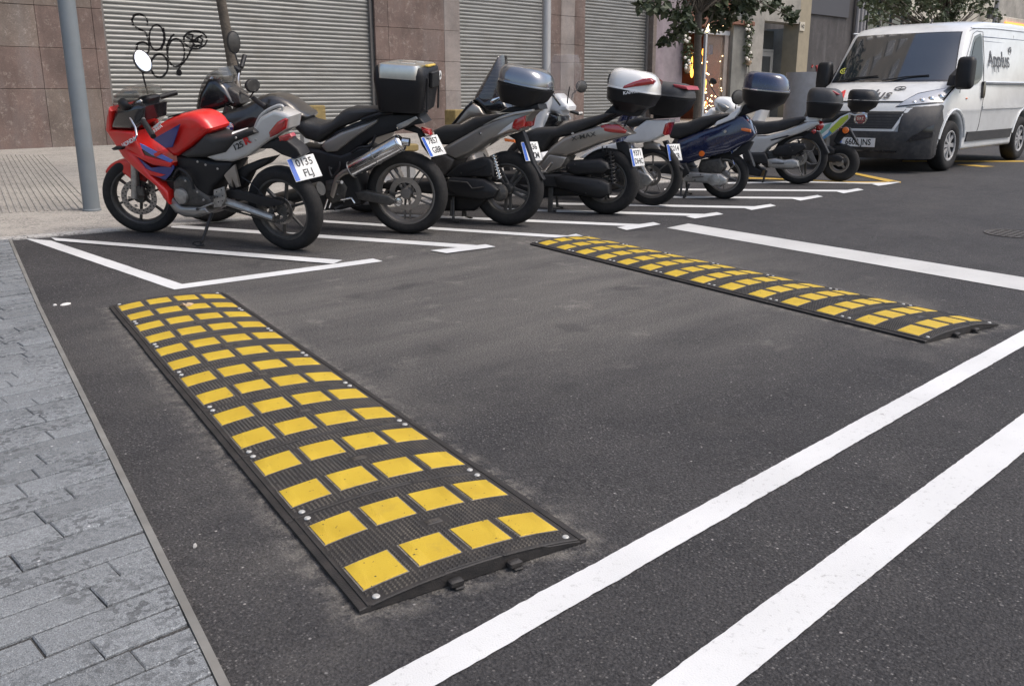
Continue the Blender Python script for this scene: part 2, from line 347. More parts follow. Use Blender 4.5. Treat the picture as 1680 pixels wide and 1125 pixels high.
# left pavement of narrow grey slabs, cut along its steel edge
def edge_x(Y): return .635+(Y-1.462)*.2165
lp=thing('pavement','',None,(0,0,0),kind='structure')
ys=[-.5+.1*i for i in range(78)]; xo=[-3.2,-2.4,-1.8,-1.2,-.8,-.4,-.2,-.004]
MB().add([(edge_x(y)+q,y,ground_z(edge_x(y)+q,y)+.009) for y in ys for q in xo],[(i*8+j,i*8+j+1,i*8+j+9,i*8+j+8) for i in range(77) for j in range(7)]).build('joint_bed',MORT,lp)
rows=[];Y=.62
while Y<7.15: rows.append(Y); Y+=random.uniform(.088,.118)
rows.append(7.2); near=0; far=[MB(),MB(),MB()]; R=random.Random(3)
for i in range(len(rows)-1):
    y0,y1=rows[i]+R.choice((.0038,.005,.006)),rows[i+1]-R.choice((.0038,.0045,.006)); X=edge_x(y0)-.012; lim=edge_x(y0)-(1.35 if y0<2.5 else 2.4)
    first=True
    while X>lim:
        L=R.uniform(.24,.42)*(R.uniform(.3,1) if first else 1); xl=X-L
        e1=edge_x(y1)-.012 if first else X; z=max(ground_z(X,y0),ground_z(X,y1),ground_z(xl,y1))+.016+R.uniform(-.0022,.0022)
        j=[R.uniform(-.0035,.0035) for _ in range(8)]
        top=[Vector((xl+.0012+j[0]*.5,y0+j[1],z)),Vector(((X if first else X-.0012)+j[2]*.3,y0+j[3],z+R.uniform(-.001,.001))),Vector(((e1 if first else X-.0012)+j[4]*.3,y1+j[5],z+R.uniform(-.001,.001))),Vector((xl+.0012+j[6]*.5,y1+j[7],z))]
        c0=sum(top,Vector())/4
        def shr(k,dz): return [Vector((q.x+(c0.x-q.x)/abs(c0.x-q.x+1e-9)*k,q.y+(c0.y-q.y)/abs(c0.y-q.y+1e-9)*k,q.z+dz)) for q in top]
        rg=[shr(-.0,-.010),shr(0,-.003),shr(.003,0)]
        mi=R.choice((0,0,0,1,1,2))
        if y0<4.2 and near<298 and c0.x>-.75 and y0>.9:
            MB().loft(rg).build('paving_slab',SLABM[mi],lp,smooth=20); near+=1
        else: far[mi].loft(rg)
        X=xl; first=False
for k,fm in enumerate(far):
    if fm.v: o=fm.build('paving_slabs',SLABM[k],lp,smooth=20); o['kind']='stuff'
MB().loft([[Vector((edge_x(y)+a,y,ground_z(edge_x(y),y)+b)) for a,b in((-.010,-.01),(-.010,.017),(.010,.014),(.013,-.01))] for y in(-.5,1,2,3,4,5.1,6,7.22)]).build('edge_strip',mat('edge_steel',(.15,.148,.138),.7,var=.3,dirt=.5,vs=5),lp,smooth=0)
# ---------------------------------------------------------------- painted markings
def paint_mat(name,c,wear,dark=(.10,.095,.09)):
    m=bpy.data.materials.new(name); m.use_nodes=True; t=NT(m); b=t.n['Principled BSDF']; P=t.new('NewGeometry').outputs['Position']
    n1=t.new('TexNoise',i_Scale=55.,i_Detail=8.,i_Roughness=.75); t.lk(P,n1.inputs['Vector'])
    n2=t.new('TexNoise',i_Scale=2.2,i_Detail=5.); t.lk(P,n2.inputs['Vector'])
    s=t.new('Math',operation='MULTIPLY'); t.lk(t.ramp(n1.outputs[0],.57,.68),s.inputs[0]); t.lk(t.ramp(n2.outputs[0],.45,.7,(.22,.22,.22,1),(wear,)*3+(1,)),s.inputs[1])
    c2=t.mix(t.ramp(n2.outputs[0],.3,.75),c,tuple(q*.82 for q in c))
    t.lk(t.mix(s.outputs[0],c2,dark),b.inputs['Base Color']); b.inputs['Roughness'].default_value=.7
    bp=t.new('Bump',i_Strength=.5,i_Distance=.003); n3=t.new('TexNoise',i_Scale=260.,i_Detail=3.); t.lk(P,n3.inputs['Vector']); t.lk(n3.outputs[0],bp.inputs['Height']); t.lk(bp.outputs[0],b.inputs['Normal'])
    return m
WLINE=paint_mat('white_road_paint',(.60,.605,.60),1.0); WOLD=paint_mat('greyed_road_paint',(.50,.50,.485),.9); YLINE=paint_mat('yellow_road_paint',(.50,.32,.05),.8)
def marking(q,m,n=24,jit=.25,dz=.004,world=False):
    """q: four corners (pixels of the photo, or places) of a painted strip, laid on the ground"""
    P=[hit(*c) if not world else Vector((c[0],c[1],0)) for c in q]
    a,b,c,d=P; v=[];f=[]; R=random.Random(int(q[0][0]*13))
    for i in range(n+1):
        t=i/n; l=a.lerp(b,t); r=d.lerp(c,t); w_=(l-r); w_.z=0; L=w_.length; w_.normalize() if L else None
        for p,sgn in((l,1),(r,-1)):
            e=mnoise.noise(Vector((p.x*5,p.y*5,sgn*3)))*.008*jit+mnoise.noise(Vector((p.x*60,p.y*60,sgn*3)))*.0026
            pp=p+w_*sgn*e; v.append((pp.x,pp.y,ground_z(pp.x,pp.y)+dz))
        if i: k=2*i; f.append((k-2,k-1,k+1,k))
    o=MB().add(v,f).build('road_marking',m,smooth=0); o['kind']='structure'; return o
marking([(-3,1.262),(16,1.262),(16,1.165),(-3,1.175)],WLINE,900,world=True)
marking([(-3,.885),(16,.876),(16,.742),(-3,.775)],WLINE,900,world=True)
marking([(6.19,4.50),(6.53,4.52),(5.93,1.285),(5.53,1.285)],WOLD,300,world=True)
marking([(40,392),(82,392.5),(299,467),(287,476)][:1]+[(287,476),(299,467),(84,395.5)],WLINE,30)
marking([(299,467),(612,425),(628,429.5),(287,476)],WLINE,30)
marking([(84,391.5),(562,428.5),(547,434.5),(92,396.5)],WLINE,40,dz=.008)
for q in ([(281,369.5),(790,403.5),(768,408),(281,374)],[(522,361.5),(935,387.5),(918,391),(522,365)],[(640,351.5),(1062,369),(1048,372.5),(640,355)],[(800,341.5),(1168,352),(1157,355.5),(800,345)],[(905,333),(1254,339.5),(1244,342.6),(905,336.2)],[(1000,321.5),(1333,324.3),(1324,327),(1000,324.3)],[(1090,310),(1400,312.4),(1393,315),(1090,312.6)],[(1180,300),(1458,299.7),(1452,302),(1180,302.3)]):
    marking(q,WLINE,30,jit=.15)
for q in ([(706,412.5),(797,402.5),(813,406.5),(733,417)],[(888,397.5),(945,385),(957,389),(905,402)],[(1012,374.5),(1072,366),(1084,369.5),(1028,379)],[(1125,356.5),(1176,349.5),(1187,352.8),(1140,360)],[(1220,342.5),(1264,336),(1273,339),(1233,346)],[(1300,327.5),(1341,321.2),(1350,323.8),(1313,330.6)],[(1373,315.8),(1407,310.2),(1417,312.6),(1384,318.5)],[(1430,303.3),(1466,298),(1477,300),(1441,306)]):
    marking(q,WLINE,8,jit=.1,dz=.008)
marking([(1220,291.5),(1478,298.4),(1478,300.4),(1220,294.2)],YLINE,30,jit=.1); marking([(1385,283),(1402,284),(1478,299.2),(1460,300.2)],YLINE,12,jit=.1,dz=.008); marking([(1568,270.5),(1600,271),(1632,273.5),(1612,274.5)],YLINE,8,jit=.1)
marking([(1480,264),(1680,264),(1680,266),(1480,266)],YLINE,12,jit=.1)
# ---------------------------------------------------------------- rubber speed cushions with yellow inlays
RUB=mat('black_rubber',(.017,.0155,.015),.6,var=.25,vs=9,dirt=.45,dc=(.06,.05,.042),bump=.25,bs=260)
RUBD=mat('rubber_tread',(.034,.031,.029),.4,var=.4,vs=5,dirt=.7,dc=(.14,.12,.09))
def yellow_mat():
    m=bpy.data.materials.new('yellow_inlay'); m.use_nodes=True; t=NT(m); b=t.n['Principled BSDF']; P=t.new('NewGeometry').outputs['Position']; b.inputs['Roughness'].default_value=.6
    def nz(s,d,r): n=t.new('TexNoise',i_Scale=s,i_Detail=d,i_Roughness=r); t.lk(P,n.inputs['Vector']); return n.outputs[0]
    c=t.mix(t.ramp(nz(6.,6.,.6),.3,.7),(.46,.305,.018),(.54,.375,.028))
    c=t.mix(t.ramp(nz(9.,9.,.8),.56,.75,(0,0,0,1),(.4,.4,.4,1)),c,(.24,.17,.05))
    c=t.mix(t.ramp(nz(75.,2.,.5),.71,.72),c,(.05,.04,.02))
    c=t.mix(t.ramp(nz(34.,10.,.8),.64,.70,(0,0,0,1),(.7,.7,.7,1)),c,(.09,.065,.03))
    t.lk(c,b.inputs['Base Color']); bp=t.new('Bump',i_Strength=.5,i_Distance=.004); t.lk(nz(420.,3.,.5),bp.inputs['Height']); t.lk(bp.outputs[0],b.inputs['Normal']); return m
YEL=yellow_mat()
BOLT=mat('zinc_bolt',(.42,.42,.40),.5,.2,dirt=.3,vs=60)
def bz(x): u=abs(x)/(BW/2); return .009+.026*(1-u**2.2)
NM=7; ML=BL/NM
def module_mesh():
    m=MB(); nx=24; xs=[-BW/2+BW*i/nx for i in range(nx+1)]
    y0,y1=.0015,ML-.0015
    top=lambda y,dz=0:[Vector((x,y,bz(x)+dz)) for x in xs]
    bot=lambda y:[Vector((x,y,0)) for x in xs]
    m.loft([bot(y0),top(y0,-.002),top(y0+.003),top(ML/2),top(y1-.003),top(y1,-.002),bot(y1)],closed=False,cap=False)
    for s in(-1,1):
        x=s*BW/2; m.add([(x,y0,0),(x,y1,0),(x,y1,bz(x)-.001),(x,y0,bz(x)-.001)],[(0,1,2,3) if s>0 else (3,2,1,0)])
    # recessed edge rail line
    for s in(-1,1):
        xx=s*(BW/2-.022); m.loft([[Vector((xx-.004,y,bz(xx)-.001)),Vector((xx-.003,y,bz(xx)+.0028)),Vector((xx+.003,y,bz(xx)+.0022)),Vector((xx+.004,y,bz(xx)-.001))] for y in(y0,y1)])
    return mesh_of(m,'rubber_module',RUB,30)
MOD=module_mesh()
TW,TL=.112,.118; TX=[-.2145,-.0735,.0685,.2085]; TY=[.125,.370]
def tile_mesh(cx):
    m=MB(); xs=[cx-TW/2+TW*i/6 for i in range(7)]
    def r(y,ins,dz): return [Vector((min(max(x,cx-TW/2+ins),cx+TW/2-ins),y,bz(x)+dz)) for x in xs]
    m.loft([r(-TL/2,0,-.002),r(-TL/2,0,.0022),r(-TL/2+.002,.0015,.0034),r(TL/2-.002,.0015,.0034),r(TL/2,0,.0022),r(TL/2,0,-.002)],closed=False,cap=False)
    return mesh_of(m,'yellow_tile',YEL,30)
TM=[tile_mesh(c) for c in TX]
def rim_mesh(cx):
    m=MB(); xs=[cx-TW/2-.003+(TW+.006)*i/6 for i in range(7)]
    def r(y,dz): return [Vector((x,y,bz(x)+dz)) for x in xs]
    m.loft([r(-TL/2-.003,-.002),r(-TL/2-.003,.0012),r(TL/2+.003,.0012),r(TL/2+.003,-.002)],closed=False,cap=False)
    return mesh_of(m,'tile_rim',mat('tile_rim',(.20,.18,.15),.7,var=.5,vs=60,dirt=.7,dc=(.02,.02,.02)),0)
RM=[rim_mesh(c) for c in TX]
mb=MB().lathe([(0,-.002),(.009,-.002),(.0095,.001),(.007,.0035),(0,.004)],10); BM=mesh_of(mb,'bolt',BOLT,30)
def tread_mesh():
    m=MB(); R=random.Random(5)
    for k in range(NM):
        y=k*ML+.016
        while y<(k+1)*ML-.014:
            yl=y-k*ML; x=-BW/2+.036
            while x<BW/2-.034:
                hide=any(abs(x-c)<TW/2+.008 and any(abs(yl-ty)<TL/2+.007 for ty in TY) for c in TX)
                hide=hide or (abs(abs(x)-.258)<.022 and (yl<.034 or yl>ML-.034)) or (abs(x+.0)<.034 and abs(yl-.2475)<.02 and k<6)
                if not hide and R.random()>.02:
                    z=bz(x); a,b_=.0040,.0030; h=.0036
                    m.add([(x-a,y-b_,z),(x+a,y-b_,z),(x+a,y+b_,z),(x-a,y+b_,z),(x-a*.5,y-b_*.5,z+h),(x+a*.5,y-b_*.5,z+h),(x+a*.5,y+b_*.5,z+h),(x-a*.5,y+b_*.5,z+h)],[(4,5,6,7),(0,1,5,4),(1,2,6,5),(2,3,7,6),(3,0,4,7)])
                x+=.0122
            y+=.0112
    # raised frames between the tile columns
    return mesh_of(m,'rubber_tread',RUBD,0)
TREAD=tread_mesh()
def cushion(org,label,sc=(1,1,1)):
    M=TR(org+Vector((0,0,.002)))@RZ(BROT)@TR(BW/2*sc[0],0,0)@Matrix.Diagonal((*sc,1)); r=thing('speed_cushion',label,'speed bump',M=M,group='black rubber speed bumps with yellow tiles')
    R=random.Random(2)
    for k in range(NM):
        inst('rubber_module',MOD,r,(R.uniform(-.0012,.0012),k*ML,R.uniform(0,.0008)))
        for ty in TY:
            for tm,rm in zip(TM,RM):
                q=(R.uniform(-.0015,.0015),k*ML+ty+R.uniform(-.0015,.0015),0); a_=(0,0,R.uniform(-.008,.008)); inst('tile_rim',rm,inst('yellow_tile',tm,r,q,a_))
        for s in(-1,1):
            for yy in(.022,ML-.022): inst('bolt',BM,r,(s*.258,k*ML+yy,bz(.258)+.001))
        MB().box((.0,k*ML+.2475,bz(0)+.0008),(.044,.026,.003),ch=.001).build('moulded_badge',RUBD,r,local=True)
        text_mb('ESP',.017,.0006,TR(0,k*ML+.2475,bz(0)+.0026),bold=.0003).build('badge_lettering',BOLT if False else mat('worn_rubber',(.09,.08,.07),.6),r,local=True,smooth=0)
        # interlocking seam ridge
        pts=[(-BW/2+.03,0),(-.1,.0),(-.085,.012),(.05,.012),(.065,0),(.17,0),(.185,-.01),(BW/2-.03,-.01)]
        MB().tube([(x,k*ML+y,bz(x)+.0005) for i in range(len(pts)-1) for x,y in[tuple(pts[i][j]+(pts[i+1][j]-pts[i][j])*q/3 for j in(0,1)) for q in range(3)]]+[(pts[-1][0],k*ML+pts[-1][1],bz(pts[-1][0]))],.0022,5).build('module_seam',RUB,r,local=True)
    t_=inst('rubber_tread',TREAD,r); t_['kind']='stuff'
    for xx in(-.075,.085):   # connector lugs on the near end
        MB().box((xx,-.012,.013),(.034,.022,.018),ch=.004).build('connector_lug',RUB,r,local=True); MB().box((xx+.004,-.024,.004),(.024,.010,.005),ch=.002).build('connector_lug',RUB,r,local=True)
    return r
cushion(B1,'long black rubber speed bump with yellow tiles in the foreground beside the grey pavement')
cushion(B2,'black rubber speed bump with yellow tiles farther right, below the wide white stop line',(.95,.952,1))
# manhole, litter, dry leaf
c=hit(1668,384); r=thing('manhole_cover','round dark cast iron manhole cover in the road at the right edge','manhole',c)
IRON=mat('cast_iron',(.07,.062,.055),.6,.5,var=.3,vs=20,dirt=.6)
R0=abs((hit(1668,384)-hit(1619,384)).length)
MB().lathe([(R0,.0),(R0,.006),(R0*.93,.007),(R0*.92,.002),(R0*.92,0)],48).build('manhole_frame',IRON,r,local=True)
MB().lathe([(0,.004),(R0*.9,.004),(R0*.9,.0),(0,0)],48).build('manhole_lid',IRON,r,local=True)
m=MB(); q=-R0
while q<R0:
    p_=-R0
    while p_<R0:
        if q*q+p_*p_<(R0*.84)**2: m.box((q,p_,.006),(.026,.026,.005))
        p_+=.05
    q+=.05
o=m.build('lid_studs',IRON,r,local=True,smooth=0); o['kind']='stuff'
def debris(name,label,cat,px,s,mt,seed):
    c=hit(*px); R=random.Random(seed); m=MB(); n=9
    rg=[[Vector((math.cos(2*PI*k/n)*s*rr*(1+.35*mnoise.noise(Vector((k*.9,seed,0)))),math.sin(2*PI*k/n)*s*.55*rr*(1+.4*mnoise.noise(Vector((k*.9,seed,4)))),z)) for k in range(n)] for rr,z in((1,.001),(1.0,.004),(.6,.009),(.1,.010))]
    m.loft(rg,TR(c)@RZ(R.uniform(0,3))); o=m.build(name,mt); tag(o,label,cat); 
    # keep origin at its own place
    me=o.data; me.transform(TR(-c)); o.location=c
debris('paper_scrap','flattened white scrap of litter on the asphalt left of the nearer bump','litter',(108,500),.034,mat('litter_white',(.62,.61,.58),.8,dirt=.3,vs=30),1)
debris('paper_scrap','tiny pale crumb of litter just left of the flattened white scrap','litter',(90,501.5),.010,MC['litter_white'],2)
debris('pebble','small grey stone lying on the asphalt beside the pavement edge at the lower left','pebble',(320,897),.008,mat('pebble_grey',(.36,.35,.33),.8),4)
# dry leaf on a far tile
zt=.04; d=ray(303,502); p=CO+d*((zt-CH)/d.z); lf=thing('dry_leaf','crumpled pale brown dry leaf on the far end of the nearer bump','leaf',p)
DRY=mat('dry_leaf',(.40,.29,.18),.8,var=.3,vs=40)
m=MB()
for (a,L) in((0,.05),(1.1,.036),(-1.0,.038),(2.2,.026),(-2.3,.024),(3.1,.03)):
    c_,s_=math.cos(a),math.sin(a); q=lambda u,v,z:(c_*u-s_*v,s_*u+c_*v,z)
    m.add([q(0,0,.004),q(L*.5,L*.3,.014),q(L,0,.006),q(L*.5,-L*.3,.002),q(0,0,.002),q(L*.5,L*.3,.012),q(L,0,.004),q(L*.5,-L*.3,0)],[(0,1,2,3),(7,6,5,4),(0,4,5,1),(1,5,6,2),(2,6,7,3),(3,7,4,0)])
m.build('leaf_blade',DRY,lf,local=True,smooth=0)
# ================================================================ facades
FY=16.5
def fx(px,py=0,Y=FY): return on_y(px,py,Y).x
def fz(px,py,Y=FY): return on_y(px,py,Y).z
def stone_mat(name,c,spot=.5):
    m=bpy.data.materials.new(name); m.use_nodes=True; t=NT(m); b=t.n['Principled BSDF']; P=t.new('NewGeometry').outputs['Position']
    n=t.new('TexNoise',i_Scale=1.1,i_Detail=9.,i_Roughness=.7); t.lk(P,n.inputs['Vector'])
    mp=t.new('Mapping'); t.lk(P,mp.inputs[0]); mp.inputs['Scale'].default_value=(1,1,.18)
    ns=t.new('TexNoise',i_Scale=3.,i_Detail=6.,i_Roughness=.6); t.lk(mp.outputs[0],ns.inputs['Vector'])
    cc=t.mix(t.ramp(n.outputs[0],.3,.7),tuple(q*.6 for q in c),tuple(q*1.4 for q in c))
    cc=t.mix(t.ramp(ns.outputs[0],.5,.72,(0,0,0,1),(.5,.5,.5,1)),cc,tuple(q*.5+.10 for q in c))
    n2=t.new('TexNoise',i_Scale=9.,i_Detail=9.,i_Roughness=.85); t.lk(P,n2.inputs['Vector'])
    cc=t.mix(t.ramp(n2.outputs[0],.54,.66,(0,0,0,1),(spot*.8,)*3+(1,)),cc,(.36,.31,.27))
    cc=t.mix(t.ramp(ns.outputs[0],.30,.45,(spot*.6,)*3+(1,),(0,0,0,1)),cc,tuple(q*.45 for q in c))
    n3=t.new('TexNoise',i_Scale=60.,i_Detail=4.); t.lk(P,n3.inputs['Vector']); cc=t.mix(.6,cc,t.ramp(n3.outputs[0],.3,.7,(.75,.75,.75,1),(1.25,1.25,1.25,1)),'MULTIPLY')
    t.lk(cc,b.inputs['Base Color']); b.inputs['Roughness'].default_value=.75
    bp=t.new('Bump',i_Strength=.6,i_Distance=.01); t.lk(n2.outputs[0],bp.inputs['Height']); t.lk(bp.outputs[0],b.inputs['Normal']); return m
ST=[stone_mat('brown_stone',(.132,.102,.083),.85),stone_mat('red_brown_stone',(.122,.084,.07),.8),stone_mat('pale_stone',(.20,.172,.155),.4),stone_mat('mauve_render',(.20,.165,.178),.2)]
PLAS=stone_mat('grey_plaster',(.16,.157,.14),.1); BEIGE=stone_mat('beige_plaster',(.25,.235,.205),.1); DARKW=stone_mat('dark_render',(.040,.036,.036),.15); CREAM=stone_mat('cream_plaster',(.40,.375,.31),.1)
UPW=stone_mat('upper_render',(.30,.25,.19),.1)
GLS=mat('window_glass',(.03,.035,.04),.06,spec=.9,coat=1)
def shutter_mat():
    m=bpy.data.materials.new('shutter_steel'); m.use_nodes=True; t=NT(m); b=t.n['Principled BSDF']; P=t.new('NewGeometry').outputs['Position']
    mp=t.new('Mapping'); t.lk(P,mp.inputs[0]); mp.inputs['Scale'].default_value=(.35,1,9)
    n=t.new('TexNoise',i_Scale=3.,i_Detail=5.); t.lk(mp.outputs[0],n.inputs['Vector'])
    cc=t.mix(t.ramp(n.outputs[0],.3,.7),(.145,.146,.138),(.25,.25,.238))
    n2=t.new('TexNoise',i_Scale=1.3,i_Detail=7.,i_Roughness=.7); t.lk(P,n2.inputs['Vector']); cc=t.mix(t.ramp(n2.outputs[0],.5,.8,(0,0,0,1),(.5,.5,.5,1)),cc,(.12,.108,.09))
    t.lk(cc,b.inputs['Base Color']); b.inputs['Metallic'].default_value=.45; b.inputs['Roughness'].default_value=.45; return m
SHM=shutter_mat()
SP=.083
def shut_y(z):   # depth of the slat profile at height z
    u=(z/SP)%1.0; return .014*math.sin(PI*min(1,u/.78))**.8 if u<.78 else -.004
def shutter(par,x0,x1,z0,z1,Y):
    zs=[];k=math.floor(z0/SP)
    while k*SP<z1:
        for u in(0,.08,.2,.39,.58,.7,.779,.80,.99): zs.append((k+u)*SP)
        k+=1
    v=[];f=[]
    xs=[x0,x1]
    for z in zs: v+=[(x,Y-shut_y(z),z) for x in xs]
    for i in range(len(zs)-1): f.append((2*i,2*i+1,2*i+3,2*i+2))
    o=MB().add(v,f).build('roller_shutter',SHM,par,smooth=60)
    MB().box(((x0+x1)/2,Y-.02,z0+.05),(x1-x0,.05,.1),ch=.01).build('shutter_rail',SHM,par); return o
def panels(par,x0,x1,zs,mts,xsplit=(),Y=FY,gap=.005,seed=0,th=.05):
    X=[x0,*xsplit,x1]; R=random.Random(seed)
    for i in range(len(zs)-1):
        for j in range(len(X)-1):
            a,b_=X[j]+gap/2,X[j+1]-gap/2; c,d=zs[i]+gap/2,zs[i+1]-gap/2; dy=R.uniform(0,.006)
            MB().box(((a+b_)/2,Y+th/2+dy,(c+d)/2),(b_-a,th,d-c),ch=.006).build('stone_panel',mts(i,j,R),par,smooth=20)
S0,S1=fx(172,60),fx(613.5); S2,S3=fx(754),fx(903); S4,S5=fx(961),fx(1070)
b1=thing('shop_building','brown stone fronted building with three closed roller shutters behind the motorcycles','building',((S0+S5)/2,FY,.2))
for a,c_ in((-14,S0),(S1,S2),(S3,S4)): MB().box(((a+c_)/2,FY+.36,2.2),(c_-a,.6,4.6)).build('backing_wall',MORT,b1)
ZB=.10; ZR=[ZB,1.22,1.88,2.54,3.2,3.86,4.5]
xl=[fx(65,80)]; 
while xl[0]>-12: xl.insert(0,xl[0]-1.35)
panels(b1,-14,S0-.17,ZR,lambda i,j,R:ST[0] if R.random()<.6 else ST[1],xl[1:],seed=2)
panels(b1,S0-.17,S0,ZR,lambda i,j,R:ST[1],(),seed=3)
panels(b1,S1,S2,[ZB,.55,1.18,1.84,2.52,3.2,3.9,4.5],lambda i,j,R:ST[2] if j==2 else ST[1],(S1+.35,fx(728),),seed=4)
panels(b1,S3,S4,[ZB,1.2,1.9,2.35,3.05,3.8,4.5],lambda i,j,R:ST[2] if j==1 else ST[1],(fx(921),fx(944)),seed=5)
MB().box((S5+.08,FY+.12,2.3),(.16,.4,4.4),ch=.01).build('door_jamb',ST[0],b1)
shs=[shutter(b1,a,c_,.17,4.5,FY+.16) for a,c_ in((S0,S1),(S2,S3),(S4,S5))]
for a in(S0,S1,S2,S3,S4,S5): MB().box((a+(.03 if a in(S0,S2,S4) else -.03),FY+.12,2.3),(.06,.06,4.4)).build('shutter_guide',mat('guide_steel',(.14,.13,.12),.6),b1)
# graffiti: sprayed strokes following the slats
def K0(x,y): return (x*.3823,y*.3823)
strokes=[sm([(632,110),(630,80),(600,62),(572,72),(570,105),(595,125),(622,138),(634,165),(640,200),(635,225),(605,235),(588,215),(590,190),(615,182),(640,195)],4,False),
 [(672+32*math.cos(a/20*2*PI),162+55*math.sin(a/20*2*PI)) for a in range(21)],sm([(700,120),(708,170),(690,215)],4,False),
 [(684+37*math.cos(a/20*2*PI),283+50*math.sin(a/20*2*PI)) for a in range(21)],[(755+37*math.cos(a/20*2*PI),227+60*math.sin(a/20*2*PI)) for a in range(21)],
 sm([(748,148),(735,160),(720,188),(716,215)],3,False),sm([(832,188),(802,250),(770,290),(768,312)],4,False),
 [(838+50*math.cos(a/20*2*PI),172+38*math.sin(a/20*2*PI)) for a in range(21)],[(806,148),(828,150),(826,180),(846,182),(852,158),(870,170),(862,196),(838,200),(818,170)],[(800,160),(870,190)],[(812,185),(868,152)]]
m=MB(); YS=FY+.16
def spt(x,y): q=on_y(*K0(x,y),YS-.008); return q
for st in strokes:
    P=[spt(*q) for q in st]; D=[]
    for i in range(len(P)-1):
        n=max(1,int((P[i+1]-P[i]).length/.018)); D+=[P[i].lerp(P[i+1],k/n) for k in range(n)]
    D.append(P[-1]); wd=.021
    for i,p_ in enumerate(D):
        t_=(D[min(i+1,len(D)-1)]-D[max(0,i-1)]); t_=Vector((t_.x,0,t_.z)).normalized() if t_.length else Vector((1,0,0)); nn=Vector((-t_.z,0,t_.x))
        for s in(1,0,-1):
            q=p_+nn*wd*s*(.8+.25*mnoise.noise(p_*3)); m.v.append(Vector((q.x,YS-shut_y(q.z)-.0022,q.z)))
        if i: k=len(m.v)-6; m.f+=[(k,k+1,k+4,k+3),(k+1,k+2,k+5,k+4)]
for (x,y,r_) in((768,312,9),): 
    c=spt(x,y); m.add([(c.x,YS-.018,c.z)]+[(c.x+.055*math.cos(k*PI/8),YS-.017,c.z+.055*math.sin(k*PI/8)) for k in range(16)],[(0,1+k,1+(k+1)%16) for k in range(16)])
m.build('graffiti',mat('spray_black',(.006,.006,.007),.7,spec=.1),b1,smooth=0)
# upper storeys (reflected in the van's windscreen, and they shade the street)
def upper(par,x0,x1,z0,z1,mt,Y=FY,cols=8,fw=1.0,fh=2.0,pitchz=3.3):
    MB().box(((x0+x1)/2,Y+.45,(z0+z1)/2),(x1-x0,.8,z1-z0)).build('upper_wall',mt,par)
    fr=mesh_of(MB().box((0,0,0),(fw+.24,.12,fh+.24),ch=.01),'window_surround',CREAM,20); gl=mesh_of(MB().box((0,-.07,0),(fw,.03,fh)),'window_pane',GLS,0); br=mesh_of(MB().box((0,-.09,0),(.06,.04,fh)).box((0,-.09,fh*.2),(fw,.04,.05)),'window_bar',WHP,0)
    I=WM[par.name]
    r=z0+2.2
    while r<z1-1.2:
        for i in range(cols):
            x=x0+(i+.5)*(x1-x0)/cols; p_=I@Vector((x,Y+.03,r)); w_=inst('window',fr,par,p_)
            inst('window_pane',gl,w_); inst('window_bar',br,w_)
        r+=pitchz
upper(b1,-14,S5+.16,4.5,30,UPW,cols=12)
# mauve wall and decorated shop
b2=thing('shop_building','mauve rendered shop front with fairy lights round its glass door','building',(fx(1135,50),FY,.2))
A0,A1,A2,A3,A4=S5+.17,fx(1120,100),fx(1131,100),fx(1203,60),fx(1232,60)
ZT=fz(1165,52)
MB().box(((A0+A1)/2,FY+.2,2.4),(A1-A0,.4,4.6),ch=.01).build('wall',ST[3],b2)
MB().box(((A1+A2)/2,FY+.45,2.4),(A2-A1,.4,4.6)).build('wall',mat('dark_reveal',(.05,.045,.04),.8),b2)
MB().box(((A3+A4)/2,FY+.22,2.4),(A4-A3,.44,4.6),ch=.01).build('pilaster',PLAS,b2)
MB().box(((A2+A3)/2,FY+.3,ZT+.16+(4.7-ZT-.16)/2),(A3-A2,.4,4.7-ZT-.16)).build('lintel',mat('terracotta',(.17,.075,.045),.7,var=.2),b2)
MB().box(((A3+A4)/2-.1,FY-.02,fz(1212,38)),(A4-A3+.3,.16,.14),ch=.02).build('ledge',mat('terracotta',(.30,.13,.075)),b2)
# shop interior
BR_=mat('shop_interior_brown',(.16,.065,.04),.7,var=.3,vs=3)
MB().box(((A2+A3)/2,FY+2.0,2),(A3-A2+.6,.1,4)).box(((A2+A3)/2,FY+1.1,.18),(A3-A2+.6,1.8,.04)).box(((A2+A3)/2,FY+1.1,ZT+.3),(A3-A2+.6,1.8,.06)).build('interior_wall',BR_,b2)
for xx in(A2-.05,A3+.05): MB().box((xx,FY+1.2,2),(.06,1.6,4)).build('interior_side',BR_,b2)
FRM=mat('pale_door_frame',(.36,.37,.38),.5)
MB().box(((A2+A3)/2,FY+.16,ZT),(A3-A2,.08,.13)).build('door_frame',FRM,b2)
xm=fx(1165,60); MB().box((xm,FY+.16,ZT/2),(.09,.08,ZT)).build('door_frame',FRM,b2)
MB().box((A3-.16,FY+.16,ZT/2),(.22,.07,ZT)).build('door_frame',ST[2],b2)
MB().box(((xm+A3)/2-.05,FY+.18,ZT/2),(A3-xm-.3,.012,ZT-.12)).build('door_glass',mat('shop_glass',(.35,.3,.28),.05,alpha=.18,coat=1),b2)
E1=mat('warm_bulb',(1,.8,.5),emit=(1,.72,.38),es=6); E2=mat('amber_lamp',(1,.5,.1),emit=(1,.42,.06),es=2.2); E3=mat('orange_lamp',(1,.3,.1),emit=(1,.22,.04),es=1.6)
R=random.Random(11); m=MB()
for i in range(34): q=on_y(R.uniform(1158,1203),41+R.uniform(0,11),FY+.1); m.ball(q,.016+R.random()*.012,n=6)
for i in range(70):
    y=R.uniform(100,205); q=on_y(1150+R.uniform(0,38)*(.6+.4*math.sin(y*.2)),y,FY+.55); m.ball(q,.013+R.random()*.013,n=6)
for i in range(14): q=on_y(R.uniform(1180,1191),R.uniform(90,165),FY+.14); m.ball(q,.014,n=6)
o=m.build('string_lights',E1,b2); o['kind']='stuff'
